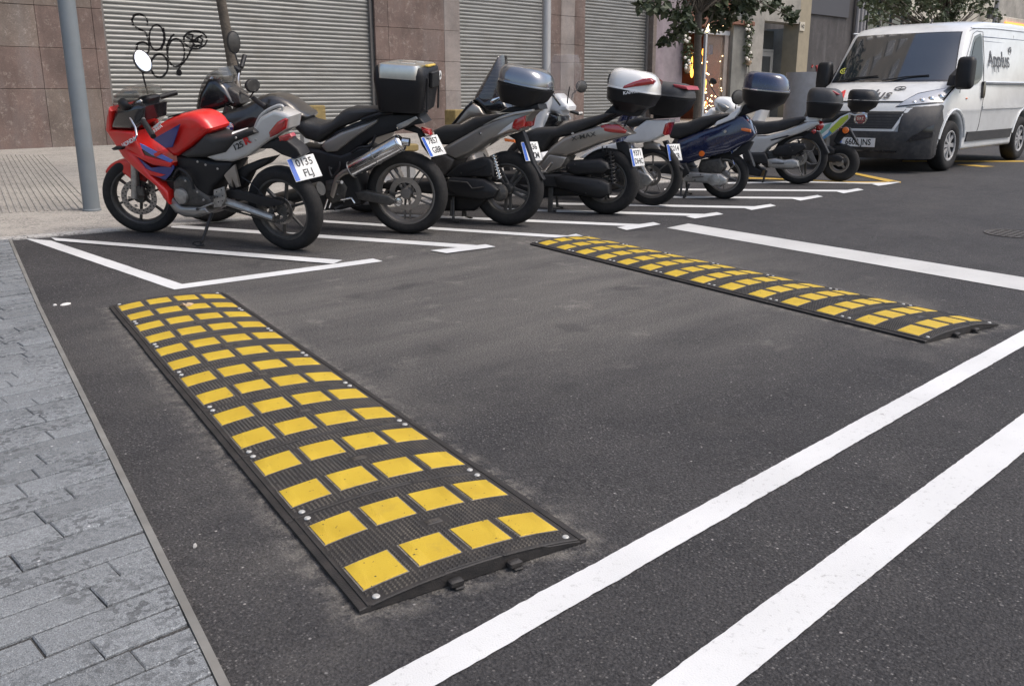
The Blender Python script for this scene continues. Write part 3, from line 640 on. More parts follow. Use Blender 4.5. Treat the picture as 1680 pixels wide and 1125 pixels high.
for (x,y,h,mt) in((1134,105,26,E2),(1135,120,12,E2),(1155,100,24,E2),(1157,112,14,E2),(1154,86,10,E2),(1154,129,16,E3),(1157,136,10,E2),(1153,155,12,E3),(1156,146,8,E2),(1158,170,7,E3),(1171,178,6,E3),(1180,140,5,E3),(1184,158,4,E2)):
    q=on_y(x,y,FY+.8); MB().ball(q,.055,.05,h*.0125,n=8).build('shop_lamp',mt,b2)
q=on_y(1171,120,FY+1.2); MB().box(q,(.7,.3,.16),ch=.04).build('counter_display',mat('straw',(.4,.27,.09),.7),b2)
q=on_y(1166,82,FY+.8); MB().box(q,(.12,.1,.3),ch=.02).build('blue_ornament',mat('blue_enamel',(.03,.09,.45),.4),b2)
LEAFM=[mat('leaf_%d'%i,c,.55,var=.25,vs=30) for i,c in enumerate(((.036,.050,.020),(.062,.080,.034),(.022,.033,.014)))]
def leafcloud(m,c,rad,n,s,R,flat=1.0):
    for _ in range(n):
        while 1:
            p_=Vector((R.uniform(-1,1),R.uniform(-1,1),R.uniform(-1,1)))
            if p_.length<1: break
        p_=Vector((p_.x*rad[0],p_.y*rad[1],p_.z*rad[2]))+c
        a=Vector((R.gauss(0,1),R.gauss(0,1),R.gauss(0,.6)-.5)).normalized(); b_=a.cross(Vector((R.gauss(0,1),R.gauss(0,1),R.gauss(0,1)))).normalized(); L=s*R.uniform(.6,1.25); w_=L*.38; nn=a.cross(b_)*L*.12
        m.add([p_,p_+a*L*.45+b_*w_+nn,p_+a*L,p_+a*L*.45-b_*w_+nn],[(0,1,2),(0,2,3)])
for nm,x,y0,y1 in(('garland',1128,58,112),('garland',1228,34,100)):
    g=thing(nm,'leafy garland with white baubles hanging %s of the lit shop door'%('left' if x<1150 else 'right'),'garland',on_y(x,y0,FY-.1)); m=MB(); R=random.Random(x)
    for k in range(8): c=on_y(x+R.uniform(-2,2),y0+(y1-y0)*k/7,FY-.12); leafcloud(m,c,(.16,.1,.16),34,.10,R)
    m.build('foliage',LEAFM[1],g,smooth=0); m=MB()
    for k in range(9): m.ball(on_y(x+R.uniform(-4,4),y0+(y1-y0)*R.random(),FY-.24),.045,n=8)
    m.build('bauble',mat('bauble_white',(.7,.66,.58),.3),g)
    q=on_y(x,y1+2,FY-.14); MB().ball(q,.10,.1,.12,n=10).build('pot',mat('clay',(.33,.24,.16),.7),g)
MB().tube([on_y(1225,102,FY-.04),on_y(1221,185,FY-.04)],.02,8).build('drain_pipe',mat('guide_steel'),b2)
# beige doorway building
b3=thing('residential_building','beige rendered doorway with recessed double glass door and house number plate','building',((fx(1250,60)+fx(1310,60))/2,FY,.2))
D0,D1,D2,D3=A4+.02,fx(1253,60),fx(1310,60),fx(1331,20)
zt=fz(1275,36)
MB().box(((D0+D1)/2,FY+.3,2.4),(D1-D0,.6,4.6),ch=.01).build('pier',BEIGE,b3)
MB().box(((D2+D3)/2,FY+.3,2.4),(D3-D2,.6,4.6),ch=.01).build('pier',mat('ochre_stone',(.25,.215,.15),.8,var=.12,vs=4),b3)
MB().box(((D1+D2)/2,FY+.3,(zt+4.7)/2),(D2-D1,.6,4.7-zt)).build('lintel',BEIGE,b3)
MB().box(((D1+D2)/2,FY+1.3,1.6),(D2-D1,.06,3.2)).build('recess_wall',PLAS,b3)
MB().box((D2+.02,FY+.95,1.6),(.05,.7,3.4)).build('recess_side',PLAS,b3); MB().box((D1-.02,FY+.95,1.6),(.05,.7,3.4)).build('recess_side',PLAS,b3)
DF=mat('grey_door',(.20,.20,.19),.5); dY=FY+.75
dw=(D1+.02,D2-.35)
for a,b_ in((dw[0],(dw[0]+dw[1])/2-.01),((dw[0]+dw[1])/2+.01,dw[1])):
    dr=MB().box(((a+b_)/2,dY,1.35),(b_-a,.06,2.3),ch=.008).build('door_leaf',DF,b3)
    MB().box(((a+b_)/2,dY-.036,1.45),((b_-a)*.58,.014,1.8)).build('door_pane',GLS,dr)
MB().box(((dw[0]+dw[1])/2,dY,2.55),(dw[1]-dw[0],.06,.08)).build('transom_bar',DF,b3)
MB().box(((dw[0]+dw[1])/2,dY+.02,2.9),(dw[1]-dw[0],.03,.6)).build('transom_pane',GLS,b3)
MB().tube([((dw[0]+dw[1])/2+.1,dY-.07,1.25),((dw[0]+dw[1])/2+.1,dY-.09,1.4),((dw[0]+dw[1])/2+.1,dY-.07,1.7)],.02).build('door_handle',CHR,b3)
q=on_y(1316,44,FY-.03); P_=MB().box(q,(.34,.03,.30),ch=.006).build('number_plaque',mat('plaque_cream',(.42,.38,.30),.6),b3)
text_mb('142',.17,.003,TR(q+Vector((0,-.018,0)))@RX(PI/2),bold=.002).build('plaque_number',INK,P_,smooth=0)
upper(b2,S5+.17,D3,4.72,29,CREAM,cols=4); 
# dark wall, window and pipes, then pale buildings along the street
b4=thing('side_building','dark grey rendered building with red scrawl beyond the beige doorway','building',(fx(1365,60,18),18,.2))
W0,W1,W2=D3,fx(1402,40,18),fx(1420,40,18)
MB().box(((W0+W1)/2,18.3,2.6),(W1-W0+1.5,.5,5.4)).build('wall',DARKW,b4)
MB().box((fx(1385,10,18)-1.2,18.02,5.2),(3.2,.1,2.3)).build('wall_panel',mat('slate_panel',(.045,.045,.052),.6),b4)
m=MB()
R=random.Random(4)
for i in range(7):
    P=[on_y(1334+i*4.2+R.uniform(-3,3),112+R.uniform(-6,6),18.03) for _ in range(3)]; m.tube(P,.035,5)
m.build('graffiti',mat('spray_red',(.30,.04,.04),.6),b4)
for xx in(1404,1410,1415): MB().tube([(fx(xx,40,18)-.1,17.9,0),(fx(xx,40,18)-.1,17.9,7)],.09,8).build('drain_pipe',mat('pipe_grey',(.22,.21,.21),.5),b4)
V0,V1=fx(1416,30,18),fx(1494,30,18)
MB().box(((V0+V1)/2,18.25,3.5),(V1-V0,.3,7)).build('shop_glazing',mat('dark_green_glass',(.02,.03,.03),.12,coat=.5),b4)
for k in range(4): MB().box((V0+(V1-V0)*(k+.5)/4,18.06,3.5),(.09,.06,7)).build('glazing_bar',mat('guide_steel'),b4)
b5=thing('pale_building','pale cream building with shop boards seen over the van roof','building',(fx(1570,20,18),18,.2))
V2,V3=fx(1640,20,18),95
MB().box(((V1+V2)/2,18.3,5),(V2-V1,.5,10)).build('wall',CREAM,b5)
MB().box(((V2+V3)/2,18.3,7),(V3-V2,.5,14)).build('wall',BEIGE,b5)
for k in range(3): MB().box((V1+(V2-V1)*(.2+.3*k),18.02,2.6),((V2-V1)*.16,.08,3.2)).build('window',GLS,b5)
for k in range(5): MB().box((V2+2.2+k*4.6,17.98,4.2),(4.2,.1,1.7),ch=.03).build('sign_board',CREAM,b5); MB().box((V2+2.2+k*4.6,17.9,2.2),(3.8,.06,1.9)).build('shop_window',GLS,b5)
q=on_y(1665,43,17.9); MB().box(q,(3.2,.08,.30)).build('lit_strip',mat('lit_orange',(1,.25,.05),emit=(1,.2,.03),es=1.6),b5)
q=on_y(1627,22,17.6); MB().box(q,(.9,.2,.55),ch=.03).build('hanging_sign',mat('dark_sign',(.05,.05,.055),.5),b5)
MB().tube([(on_y(1634,20,17.4).x,17.4,0),(on_y(1634,20,17.4).x,17.4,9)],.12,8).build('drain_pipe',MC['pipe_grey'],b5)
upper(b4,D3,fx(1500,20,18),6,28,PLAS,Y=18.1,cols=5)
# ---------------------------------------------------------------- poles, trees, street furniture
c=hit(151.5,348); c.z+=.014; PL=mat('blue_grey_pole',(.145,.165,.175),.5,var=.12,vs=3,dirt=.2)
pr=thing('street_pole','tall blue grey steel pole on the sidewalk at the left of the red motorcycle','pole',c)
MB().lathe([(.0,0),(.072,0),(.072,.02),(.070,.05),(.070,5.2),(.05,5.3),(0,5.3)],24).build('pole_shaft',PL,pr,local=True)
MB().lathe([(.078,.0),(.078,.012),(.07,.02)],24).build('pole_collar',PL,pr,local=True)
MB().tube([(0,0,5.2),(.3,-.4,5.5),(1.0,-1.4,5.6)],.04).build('pole_arm',PL,pr,local=True)
def on_ground_y(px,Y): x=on_y(px,150,Y).x; return Vector((x,Y,ground_z(x,Y)+.014+.09*ss(11.5,12.3,x)))
c=on_ground_y(896,13.0); lc=thing('lamp_column','thick pale grey lamp column in front of the middle shutter','lamp post',c)
MB().lathe([(0,0),(.11,0),(.11,.3),(.088,.34),(.085,6),(0,6)],24).build('pole_shaft',mat('pale_grey_column',(.30,.30,.295),.45,.3,dirt=.15,vs=3),lc,local=True)
MB().tube([(0,0,5.9),(0,-.5,6.3),(0,-1.3,6.4)],.05).build('lamp_arm',MC['pale_grey_column'],lc,local=True)
MB().box((0,-1.6,6.38),(.22,.6,.1),ch=.03).build('lamp_head',MC['pale_grey_column'],lc,local=True)
BARK=mat('bark',(.075,.062,.048),.85,var=.35,vs=12,bump=.8,bs=40)
def tree(label,px,Y,r,trunk_top,crown,clumps,leaf,seed,lean=(0,0),n=60):
    c=on_ground_y(px,Y); t=thing('street_tree',label,'tree',c); R=random.Random(seed); H=trunk_top
    pts=[Vector((lean[0]*k/8+.05*math.sin(k),lean[1]*k/8,H*k/8)) for k in range(9)]
    MB().tube(pts,[r*1.25]+[r*(1-.045*k) for k in range(8)],10).build('trunk',BARK,t,local=True)
    m=MB(); fo=[MB() for _ in range(3)]
    for i in range(clumps):
        a=R.uniform(0,2*PI); rr=math.sqrt(R.random()); q=Vector((crown[0]+crown[3]*rr*math.cos(a),crown[1]+crown[4]*rr*math.sin(a),crown[2]+crown[5]*R.uniform(-1,1)*math.sqrt(max(0,1-rr*rr*.8))))
        b0=pts[min(8,int(8*R.uniform(.62,1.0)))]; mid=b0.lerp(q,.5)+Vector((0,0,.12))
        m.tube([b0,mid,q],[r*.28,r*.16,.006],5)
        leafcloud(fo[R.randrange(3)],q,(R.uniform(.16,.32),R.uniform(.16,.32),R.uniform(.14,.26)),n,leaf,R)
    m.build('limbs',BARK,t,local=True)
    for k,fm in enumerate(fo):
        if fm.v: o=fm.build('crown_foliage',LEAFM[k],t,local=True,smooth=0); o['kind']='stuff'
    return t,c
# tree by the lit shop: crown placed from where it hangs in the picture
Y1=9.2; c=on_ground_y(1143,Y1)
ctr=on_y(1168,-60,Y1)-c
t,_=tree('young street tree with dark green leaves in front of the lit shop door',1143,Y1,.07,3.6,(ctr.x,ctr.y,ctr.z,1.25,1.2,.75),60,.135,21,n=40)
fo=MB(); R=random.Random(8); lim=MB()
for (x,y,s) in((1128,42,.17),(1112,52,.15),(1100,62,.13),(1088,68,.1),(1120,25,.18),(1080,10,.16),(1056,6,.13),(1192,30,.17),(1178,42,.14),(1215,16,.2),(1240,8,.14),(1262,8,.1),(1290,18,.13),(1295,28,.1),(1160,22,.2),(1148,14,.2),(1200,8,.2),(1102,22,.12),(1272,2,.12)):
    q=on_y(x,y,Y1+R.uniform(-.4,.4))-c; leafcloud(fo,q,(s,s,s*.8),int(46*s/.15),.135,R); lim.tube([Vector((0,0,2.6)),Vector((q.x*.5,q.y*.5,(q.z+2.9)/2)),q],[.02,.013,.005],5)
o=fo.build('crown_foliage',LEAFM[0],t,local=True,smooth=0); o['kind']='stuff'; lim.build('limbs',BARK,t,local=True)
Y2=10.5; c=on_ground_y(1538,Y2); ctr=on_y(1525,-70,Y2)-c
t,_=tree('leafy street tree rising behind the white van',1538,Y2,.11,5.0,(ctr.x,ctr.y,ctr.z,2.6,1.6,1.7),70,.15,33,n=46)
fo=MB(); lim=MB()
for i in range(44):
    x,y=R.uniform(1425,1640),R.uniform(-15,34)
    if 1560<x<1600 and y>20: continue
    q=on_y(x,y,Y2+R.uniform(-.8,.8))-c; leafcloud(fo,q,(.24,.24,.16),30,.13,R); lim.tube([Vector((0,0,2.4)),q],[.03,.007],5)
o=fo.build('crown_foliage',LEAFM[1],t,local=True,smooth=0); o['kind']='stuff'; lim.build('limbs',BARK,t,local=True)
tree('slim tree trunk rising behind the dark touring motorcycle',386,9.9,.062,4.2,(0,0,5.6,1.3,1.3,1.1),40,.12,44,lean=(-.12,0),n=40)
# sign pole beside the shop door and timber blocks on posts
WOOD=mat('ochre_timber',(.20,.145,.05),.7,var=.25,vs=14,bump=.3)
def block(label,px,py0,py1,Y,w):
    a=on_y(px,py0,Y); b_=on_y(px,py1,Y); g=Vector((a.x,Y,ground_z(a.x,Y)+.014)); t=thing('timber_barrier',label,'barrier',g)
    h=a.z-b_.z; MB().box((a.x,Y,(a.z+b_.z)/2),(w,.26,h),M=None,ch=.015).build('timber_block',WOOD,t)
    for s in(-1,1): MB().box((a.x+s*w*.32,Y,(b_.z+g.z)/2),(.08,.1,b_.z-g.z)).build('steel_post',mat('pale_grey_column'),t)
block('ochre timber block on a steel post behind the touring motorcycle seat',508,173,201,11.0,.34)
block('ochre timber block on a steel post right of the boxy top case',748,180,206,11.0,.26)
block('low ochre timber block on a grey post between the silencer and the taupe scooter',664,236,248,8.2,.2)
c=on_ground_y(1322,13.2); zt=on_y(1322,119,13.2).z-c.z
r_=(on_y(1344,150,13.2).x-on_y(1303,150,13.2).x)/2*.80
t=thing('waste_container','plain grey cylindrical container on the sidewalk between doorway and van','container',c)
MB().lathe([(0,0),(r_,0),(r_,zt-.02),(r_*.985,zt),(r_*.9,zt),(r_*.9,zt-.03),(0,zt-.04)],32).build('container_body',mat('container_grey',(.23,.23,.235),.5,var=.15,vs=3,dirt=.3),t,local=True)
MB().lathe([(r_*1.01,.02),(r_*1.01,.10),(r_,.11)],32).build('base_band',BLK,t,local=True)
# ================================================================ motorcycles and scooters
def sring(a,b,z,ex=4,xo=0,yo=0,n=32):
    r=[]
    for k in range(n):
        t=2*PI*(k+.5)/n; c,s=math.cos(t),math.sin(t)
        r.append(Vector((xo+a*math.copysign(abs(c)**(2/ex),c),yo+b*math.copysign(abs(s)**(2/ex),s),z)))
    return r
class Bike:
    def __init__(b,name,label,cat,px,heading,lean,pitch=2):
        g=hit(*px)
        b.M=TR(g)@RZ(RD(90+heading))@RY(-RD(pitch))@RX(-RD(lean))
        b.I=b.M.inverted(); b.root=thing(name,label,cat,M=b.M,group='motorcycles and scooters parked in the angled bays')
    def p(b,k,x,y,yo=0,dx=0,dz=0):
        d=b.I.to_3x3()@ray(*C(k,x,y)); o=b.I@CO; t=(yo-o.y)/d.y; q=o+d*t
        return Vector((q.x+dx,yo,q.z+dz))
    def o(b,k,pts,yo): return [(q.x,q.z) for q in (b.p(k,x,y,yo) for x,y in pts)]
    def S(b,name,mat,k,pts,w,bev=.02,yo=None,yc=0,parent=None,crown=0,wf=None,smo=0,label=None):
        yy=(yc+w*.85) if yo is None else yo
        out=b.o(k,pts,yy)
        if smo: out=sm(out,smo)
        ob=MB().slab(out,w,bev,yc,wf=wf,crown=crown).build(name,mat,parent or b.root,local=True)
        if label: ob['label']=label
        return ob
    def D(b,name,mat,k,pts,yo,th=.004,parent=None):   # thin panel/decal standing proud of a side plane
        out=b.o(k,pts,yo); return MB().slab(out,th/2,th*.3,yo,steps=1).build(name,mat,parent or b.root,local=True)
    def T(b,name,mat,pts,r,n=8,parent=None,smo=0):    # tube through (crop,x,y,yo) points or vectors
        P=[b.p(*q) if not isinstance(q,Vector) else q for q in pts]
        if smo: P=[Vector(q) for q in sm(P,smo,False)]
        if isinstance(r,(list,tuple)) and smo: r=[r[min(len(r)-1,int(i/smo))] for i in range(len(P))]
        return MB().tube(P,r,n).build(name,mat,parent or b.root,local=True)
    def wheel(b,x,R,tw,rr,ns=5,steer=0,rim=DALU,disc=.13,twin=False,sw=.03,z=None,holes=False,hub=.05,dside=1,curve=0):
        z=R if z is None else z
        W=sub('wheel',b.root); M=TR(x,0,z)@RZ(RD(steer))@RX(-PI/2)
        s=R-rr
        pr=[(rr,-.36*tw),(rr+.18*s,-.46*tw),(rr+.5*s,-.5*tw),(rr+.72*s,-.46*tw),(R-.10*s,-.33*tw),(R-.02*s,-.16*tw),(R,0)]
        pr=pr+[(a,-h) for a,h in pr[-2::-1]]
        MB().lathe(pr,48,M,close=True).build('tyre',TYRE,W,local=True,smooth=50)
        m=MB().lathe([(rr+.004,-.37*tw),(rr+.006,-.40*tw),(rr-.006,-.40*tw),(rr-.016,-.3*tw),(rr-.026,-.12*tw),(rr-.026,.12*tw),(rr-.016,.3*tw),(rr-.006,.4*tw),(rr+.006,.4*tw),(rr+.004,.37*tw)],48,M,close=True)
        m.lathe([(.012,-.055),(hub*.8,-.055),(hub,-.03),(hub,.03),(hub*.8,.055),(.012,.055)],20,M)
        for i in range(ns):
            for o in ((-.022,.022) if twin else (0,)):
                a=2*PI*i/ns+.3; rings=[]
                for q,(r0,ww) in enumerate(((hub*.7,sw*.75),((hub+rr)/2,sw*.5),(rr-.018,sw*.6))):
                    aa=a+curve*q*.12; cc=Vector((math.cos(aa),math.sin(aa),0)); tt=Vector((-cc.y,cc.x,0)); oo=o*(1 if q else .6)
                    rings.append([cc*r0+tt*(oo+i2*ww)+Vector((0,0,j*.014)) for i2,j in((-.5,-.7),(-.35,-1),(.35,-1),(.5,-.7),(.5,.7),(.35,1),(-.35,1),(-.5,.7))])
                m.loft(rings,M)
        m.tube([(rr-.03,0,.0),(rr-.055,.0,.03)],.004,5,M)
        m.build('rim',rim,W,local=True)
        if disc:
            h=.05*dside; m=MB().lathe([(disc,h),(disc*.68,h),(disc*.68,h+.004),(disc,h+.004)],36,M,close=True)
            for i in range(6):
                a=i*PI/3; m.box((math.cos(a)*disc*.55,math.sin(a)*disc*.55,h),(.02,.02,.004),M@TR(0,0,0))
            m.build('brake_disc',DISC,W,local=True)
            if holes:
                m=MB()
                for i in range(40):
                    a=2*PI*i/40; q=disc*(.76 if i%2 else .9)
                    m.lathe([(.0,h+.0045),(.006,h+.0048),(.006,h+.006),(0,h+.006)],6,M@TR(math.cos(a)*q,math.sin(a)*q,0))
                m.build('disc_hole',INK,W,local=True)
        return M
    def plate(b,k,x,y,w=.2,h=.16,tilt=28,lines=('0000',),yo=0,blue=True,roll=0,yaw=-20,size=.062):
        c=b.p(k,x,y,yo); t=RD(tilt)
        M=TR(c)@RZ(RD(yaw))@Matrix(((0,math.sin(t),-math.cos(t),0),(-1,0,0,0),(0,math.cos(t),math.sin(t),0),(0,0,0,1)))@RZ(RD(roll))
        P=MB().box((0,0,0),(w,h,.003),M,ch=.001).build('number_plate',PLW,b.root,local=True)
        MB().box((-w/2+.019,0,.0022),(.034,h-.008,.0012),M).build('blue_band',PLB,P,local=True)
        for i,l in enumerate(lines):
            yy=(len(lines)-1)/2-i
            text_mb(l,size,.0007,M@TR(.014,yy*h*.46,.0024),bold=.0012,sx=.92).build('plate_text',INK,P,local=True,smooth=0)
        MB().box((0,h*.30,-.012),(w*.55,h*.5,.018),M,ch=.004).build('plate_bracket',BLK,b.root,local=True)
        return M
    def case(b,k,x,y,L,W,H,pitch,lid,tub=CASE,split=.45,ex=4,dx=0,name='top_case',lidtop=.86,base=.72,red=None,yo=0):
        c=b.p(k,x,y,yo); M=TR(c)@RY(-RD(pitch)); K=sub(name,b.root)
        a,bb=L/2,W/2; z0,z1,zs=-H/2,H/2,-H/2+H*split
        m=MB().loft([sring(a*base*.9,bb*base*.9,z0,ex,xo=.03),sring(a*base,bb*base,z0+.02,ex,xo=.025),sring(a*.9,bb*.9,z0+(zs-z0)*.45,ex,xo=.01),sring(a*.985,bb*.985,zs-.022,ex),sring(a*1.0,bb*1.0,zs-.012,ex),sring(a*1.0,bb*1.0,zs-.003,ex)],M)
        m.build('case_tub',tub,K,local=True)
        R=[(1.0,.003),(1.0,.012),(.985,.02)]
        rings=[sring(a*f,bb*f,zs+h,ex) for f,h in R]
        n=8
        for i in range(n+1):
            t=i/n*PI/2; f=lidtop+(1-lidtop)*math.cos(t) if False else None
            s_=math.sin(t); c_=math.cos(t)
            rings.append(sring(a*(.985*(.30+.70*c_**.55) if i<n else .12),bb*(.985*(.30+.70*c_**.55) if i<n else .12),zs+.02+(z1-zs-.02)*(s_**.9),ex if i<4 else 3,xo=.02*s_))
        MB().loft(rings,M).build('case_lid',lid,K,local=True,smooth=60)
        return M,K
def spring(b,p0,p1,r,turns=7,wire=.006,mat=BLK,name='shock_spring'):
    p0,p1=Vector(p0),Vector(p1); d=p1-p0; z=d.normalized(); a=z.cross(Vector((0,1,0))).normalized(); c=z.cross(a)
    m=MB().tube([p0,p1],r*.45,8)
    m.tube([p0+d*(i/(turns*10))+a*math.cos(i*2*PI/10)*r+c*math.sin(i*2*PI/10)*r for i in range(turns*10+1)],wire,5)
    m.build(name,mat,b.root,local=True)
def mirror(b,k,cx,cy,yo,rx,rz,stem,yaw=0,tilt=0,glass=False,mat_=BLK):
    c=b.p(k,cx,cy,yo); M=TR(c)@RZ(RD(yaw))@RY(RD(tilt))
    K=sub('mirror',b.root)
    R=[[Vector((x,rx*s*math.cos(2*PI*i/20),rz*s*math.sin(2*PI*i/20))) for i in range(20)] for x,s in((-.012,.93),(-.010,1),(.004,1),(.022,.8),(.032,.4))]
    MB().loft(R,M).build('mirror_shell',mat_,K,local=True)
    MB().loft([[Vector((x,rx*s*math.cos(2*PI*i/20),rz*s*math.sin(2*PI*i/20))) for i in range(20)] for x,s in((-.0135,.86),(-.0125,.88))],M).build('mirror_glass',MIRR if glass else DALU,K,local=True)
    MB().tube([b.p(*q) if not isinstance(q,Vector) else q for q in stem],.006,6).build('mirror_stem',BLK,K,local=True)
GRP='x'
# ---------------------------------------------------------------- 1 red sport bike
def red_bike():
    b=Bike('sport_motorcycle','red and blue sport motorcycle with silver tail on its side stand, nearest the lamp pole','motorcycle',(478,409),22,9)
    b.wheel(0,.305,.11,.215,6,rim=DALU,disc=.10,sw=.034)
    f=b.p(1,287,822,0); M=b.wheel(f.x,.292,.09,.215,6,steer=24,rim=DALU,disc=.135,holes=True,sw=.03,z=.292)
    # fender, fork
    b.S('front_fender',REDP,1,[(100,668),(118,640),(160,617),(212,611),(250,635),(262,685),(256,742),(232,722),(200,694),(160,682),(105,686)],.07,.03,smo=2)
    for s in(1,-1): b.T('fork_leg',ALU,[Vector((f.x-.02,.085*s+.0,.30)),Vector((f.x-.10,.085*s,.60))],[.028,.03],10)
    b.T('fork_stanchion',CHR,[Vector((f.x-.09,.085,.58)),Vector((f.x-.24,.085,1.0))],.018)
    MB().box((f.x-.10,.085,.36),(.06,.035,.085),ch=.01).build('brake_caliper',DALU,b.root,local=True)
    # fairing
    F=b.S('front_fairing',REDP,1,[(88,470),(96,400),(126,350),(140,372),(120,468),(250,474),(262,520),(300,590),(445,628),(432,652),(345,642),(262,598),(330,690),(415,770),(428,838),(400,810),(360,745),(250,655),(196,602),(128,530)],.15,.02,wf=lambda x,z:.75 if x>f.x else 1)
    b.D('fairing_inlet',GBLK,1,[(262,585),(255,560),(300,560),(400,600),(430,622),(420,640),(340,622)],.128,.012,F)
    b.D('fairing_stripe',BLUP,1,[(186,598),(245,578),(268,608),(330,655),(440,640),(445,655),(425,690),(400,716),(330,690),(262,634),(226,622)],.131,.008,F)
    b.D('fairing_stripe',LBLU,1,[(272,532),(300,545),(440,618),(425,630),(330,590),(283,560)],.140,.008,F)
    b.D('fairing_stripe',REDP,1,[(340,586),(372,572),(392,580),(352,602)],.146,.008,F)
    b.D('fairing_stripe',REDP,1,[(262,640),(330,672),(400,690),(372,700),(320,690)],.137,.008,F)
    c=b.p(1,217,528,.152); MS=TR(c)@Matrix(((-1,0,0,0),(0,0,1,0),(0,1,0,0),(0,0,0,1)))
    text_mb('HONDA',.042,.001,TR(b.p(1,217,528,.156))@Matrix(((-1,0,0,0),(0,0,1,0),(0,1,0,0),(0,0,0,1)))@RZ(RD(24)),bold=.001).build('lettering',WHP,F,local=True,smooth=0)
    b.S('cockpit_panel',GBLK,1,[(128,462),(140,385),(158,350),(205,345),(262,330),(300,350),(300,420),(252,470)],.13,.045,smo=1)
    b.S('cockpit_panel',BLK,1,[(225,345),(262,308),(300,298),(318,312),(300,370),(250,375)],.07,.03,smo=2)
    b.S('windscreen',TINT,1,[(130,352),(138,292),(188,254),(262,264),(272,300),(222,322),(206,345),(160,348)],.13,.05,smo=1)
    # tank
    T=b.S('fuel_tank',REDP,1,[(322,500),(345,455),(400,414),(468,388),(530,384),(580,408),(612,446),(622,472),(560,522),(458,598),(420,588),(360,530)],.125,.05,smo=2,yo=.11)
    b.D('tank_stripe',BLUP,1,[(474,436),(436,552),(400,556),(338,512)],.152,.008,T)
    text_mb('HONDA',.03,.001,TR(b.p(1,358,462,.15))@Matrix(((-1,0,0,0),(0,0,1,0),(0,1,0,0),(0,0,0,1)))@RZ(RD(28)),bold=.001).build('lettering',WHP,T,local=True,smooth=0)
    b.D('wing_emblem',WHP,1,[(328,462),(352,440),(378,420),(362,448),(350,456)],.155,.006,T)
    b.S('seat',SEAT,1,[(470,590),(540,545),(600,486),(640,500),(720,492),(800,462),(842,462),(860,480),(740,530),(700,580),(600,606),(510,606)],.13,.04,smo=1)
    t=b.S('tail_fairing',SILP,1,[(598,600),(722,508),(730,478),(745,492),(835,462),(868,400),(935,368),(985,386),(1012,402),(1002,462),(905,524),(815,596),(735,626),(650,622)],.105,.03,wf=lambda x,z:1.0 if x>.25 else .62+.38*max(0,(x+.4)/.65))
    text_mb('125',.055,.001,TR(b.p(1,762,548,.109))@Matrix(((-1,0,0,0),(0,0,1,0),(0,1,0,0),(0,0,0,1)))@RZ(RD(22)),bold=.001,sx=1.2).build('lettering',INK,t,local=True,smooth=0)
    text_mb('R',.065,.001,TR(b.p(1,806,522,.106))@Matrix(((-1,0,0,0),(0,0,1,0),(0,1,0,0),(0,0,0,1)))@RZ(RD(22)),bold=.002,sx=1.5).build('lettering',RED,t,local=True,smooth=0)
    b.S('tail_light',REDL,1,[(912,474),(955,424),(996,406),(1006,414),(998,460),(955,488),(918,508)],.092,.02,yo=.085)
    b.T('grab_rail',SILP,[(1,848,452,.07),(1,872,400,.07),(1,910,368,.06),(1,960,346,.05),(1,985,350,.04),(1,978,385,.04)],.011,smo=3)
    b.S('rear_fender',BLK,1,[(858,560),(905,525),(1000,500),(1010,520),(1035,540),(1060,560),(1078,592),(1045,612),(980,590),(930,560)],.06,.015)
    b.S('rear_indicator',REDL,1,[(962,500),(1020,484),(1030,500),(1012,520),(968,524)],.03,.012,yc=.11)
    b.S('front_indicator',BLK,1,[(128,560),(150,548),(185,552),(180,566),(140,568)],.02,.008,yc=.2)
    b.plate(1,1094,655,.215,.165,30,('0135','FLJ'),yo=-.0,size=.074)
    # engine, frame
    b.S('side_cover',BLK,1,[(452,596),(560,600),(640,622),(740,628),(700,700),(640,752),(625,800),(560,800),(505,740),(470,690)],.10,.03)
    b.S('radiator_panel',BLK,1,[(350,650),(452,620),(480,700),(450,760),(430,790),(400,720)],.09,.03)
    b.S('engine',ENG,1,[(440,720),(470,690),(520,700),(560,760),(620,800),(640,850),(560,852),(480,840),(440,790)],.12,.03)
    m=MB(); c=b.p(1,482,795,.12); m.lathe([(0,.0),(.06,0),(.055,.02),(.02,.028),(0,.028)],24,TR(c)@RX(-PI/2)); m.build('clutch_cover',ALU,b.root,local=True)
    b.S('belly_pan',TAUP,1,[(420,838),(430,800),(480,846),(600,848),(622,880),(560,905),(500,902),(450,880)],.12,.03)
    b.S('heel_plate',ALU,1,[(640,766),(690,750),(700,800),(680,850),(640,855)],.008,.003,yc=.15)
    b.T('foot_peg',BLK,[(1,640,800,.15),(1,630,806,.24)],.012)
    a=b.p(1,700,822,.1)
    b.T('swingarm',ALU,[(1,700,822,.11),(1,940,905,.09)],[.03,.024],8)
    b.T('swingarm',BLK,[Vector((a.x,-.1,a.z)),Vector((0,-.09,.305))],[.03,.024],8)
    b.S('chain_guard',BLK,1,[(690,770),(760,765),(990,828),(980,842),(900,850),(760,810),(700,800)],.012,.005,yc=.10)
    b.S('frame_bracket',CHAMP,1,[(690,690),(742,640),(768,750),(752,756),(728,700),(735,752),(720,745)],.012,.004,yc=.08)
    b.S('inner_fender',BLK,1,[(700,700),(800,640),(850,620),(940,600),(900,640),(820,680),(780,760),(720,780)],.05,.02)
    b.T('side_stand',BLK,[(1,632,880,.12),(1,590,1000,.25),(1,575,1040,.28)],[.013,.011,.011])
    b.T('stand_foot',BLK,[(1,590,1040,.28),(1,560,1044,.29),(1,535,1032,.29),(1,545,1024,.29),(1,580,1022,.28)],.006)
    b.T('exhaust',DALU,[Vector((f.x-.35,-.12,.3)),Vector((.6,-.14,.22)),Vector((.2,-.16,.3)),Vector((-.2,-.17,.42))],[.03,.035,.055,.05],12)
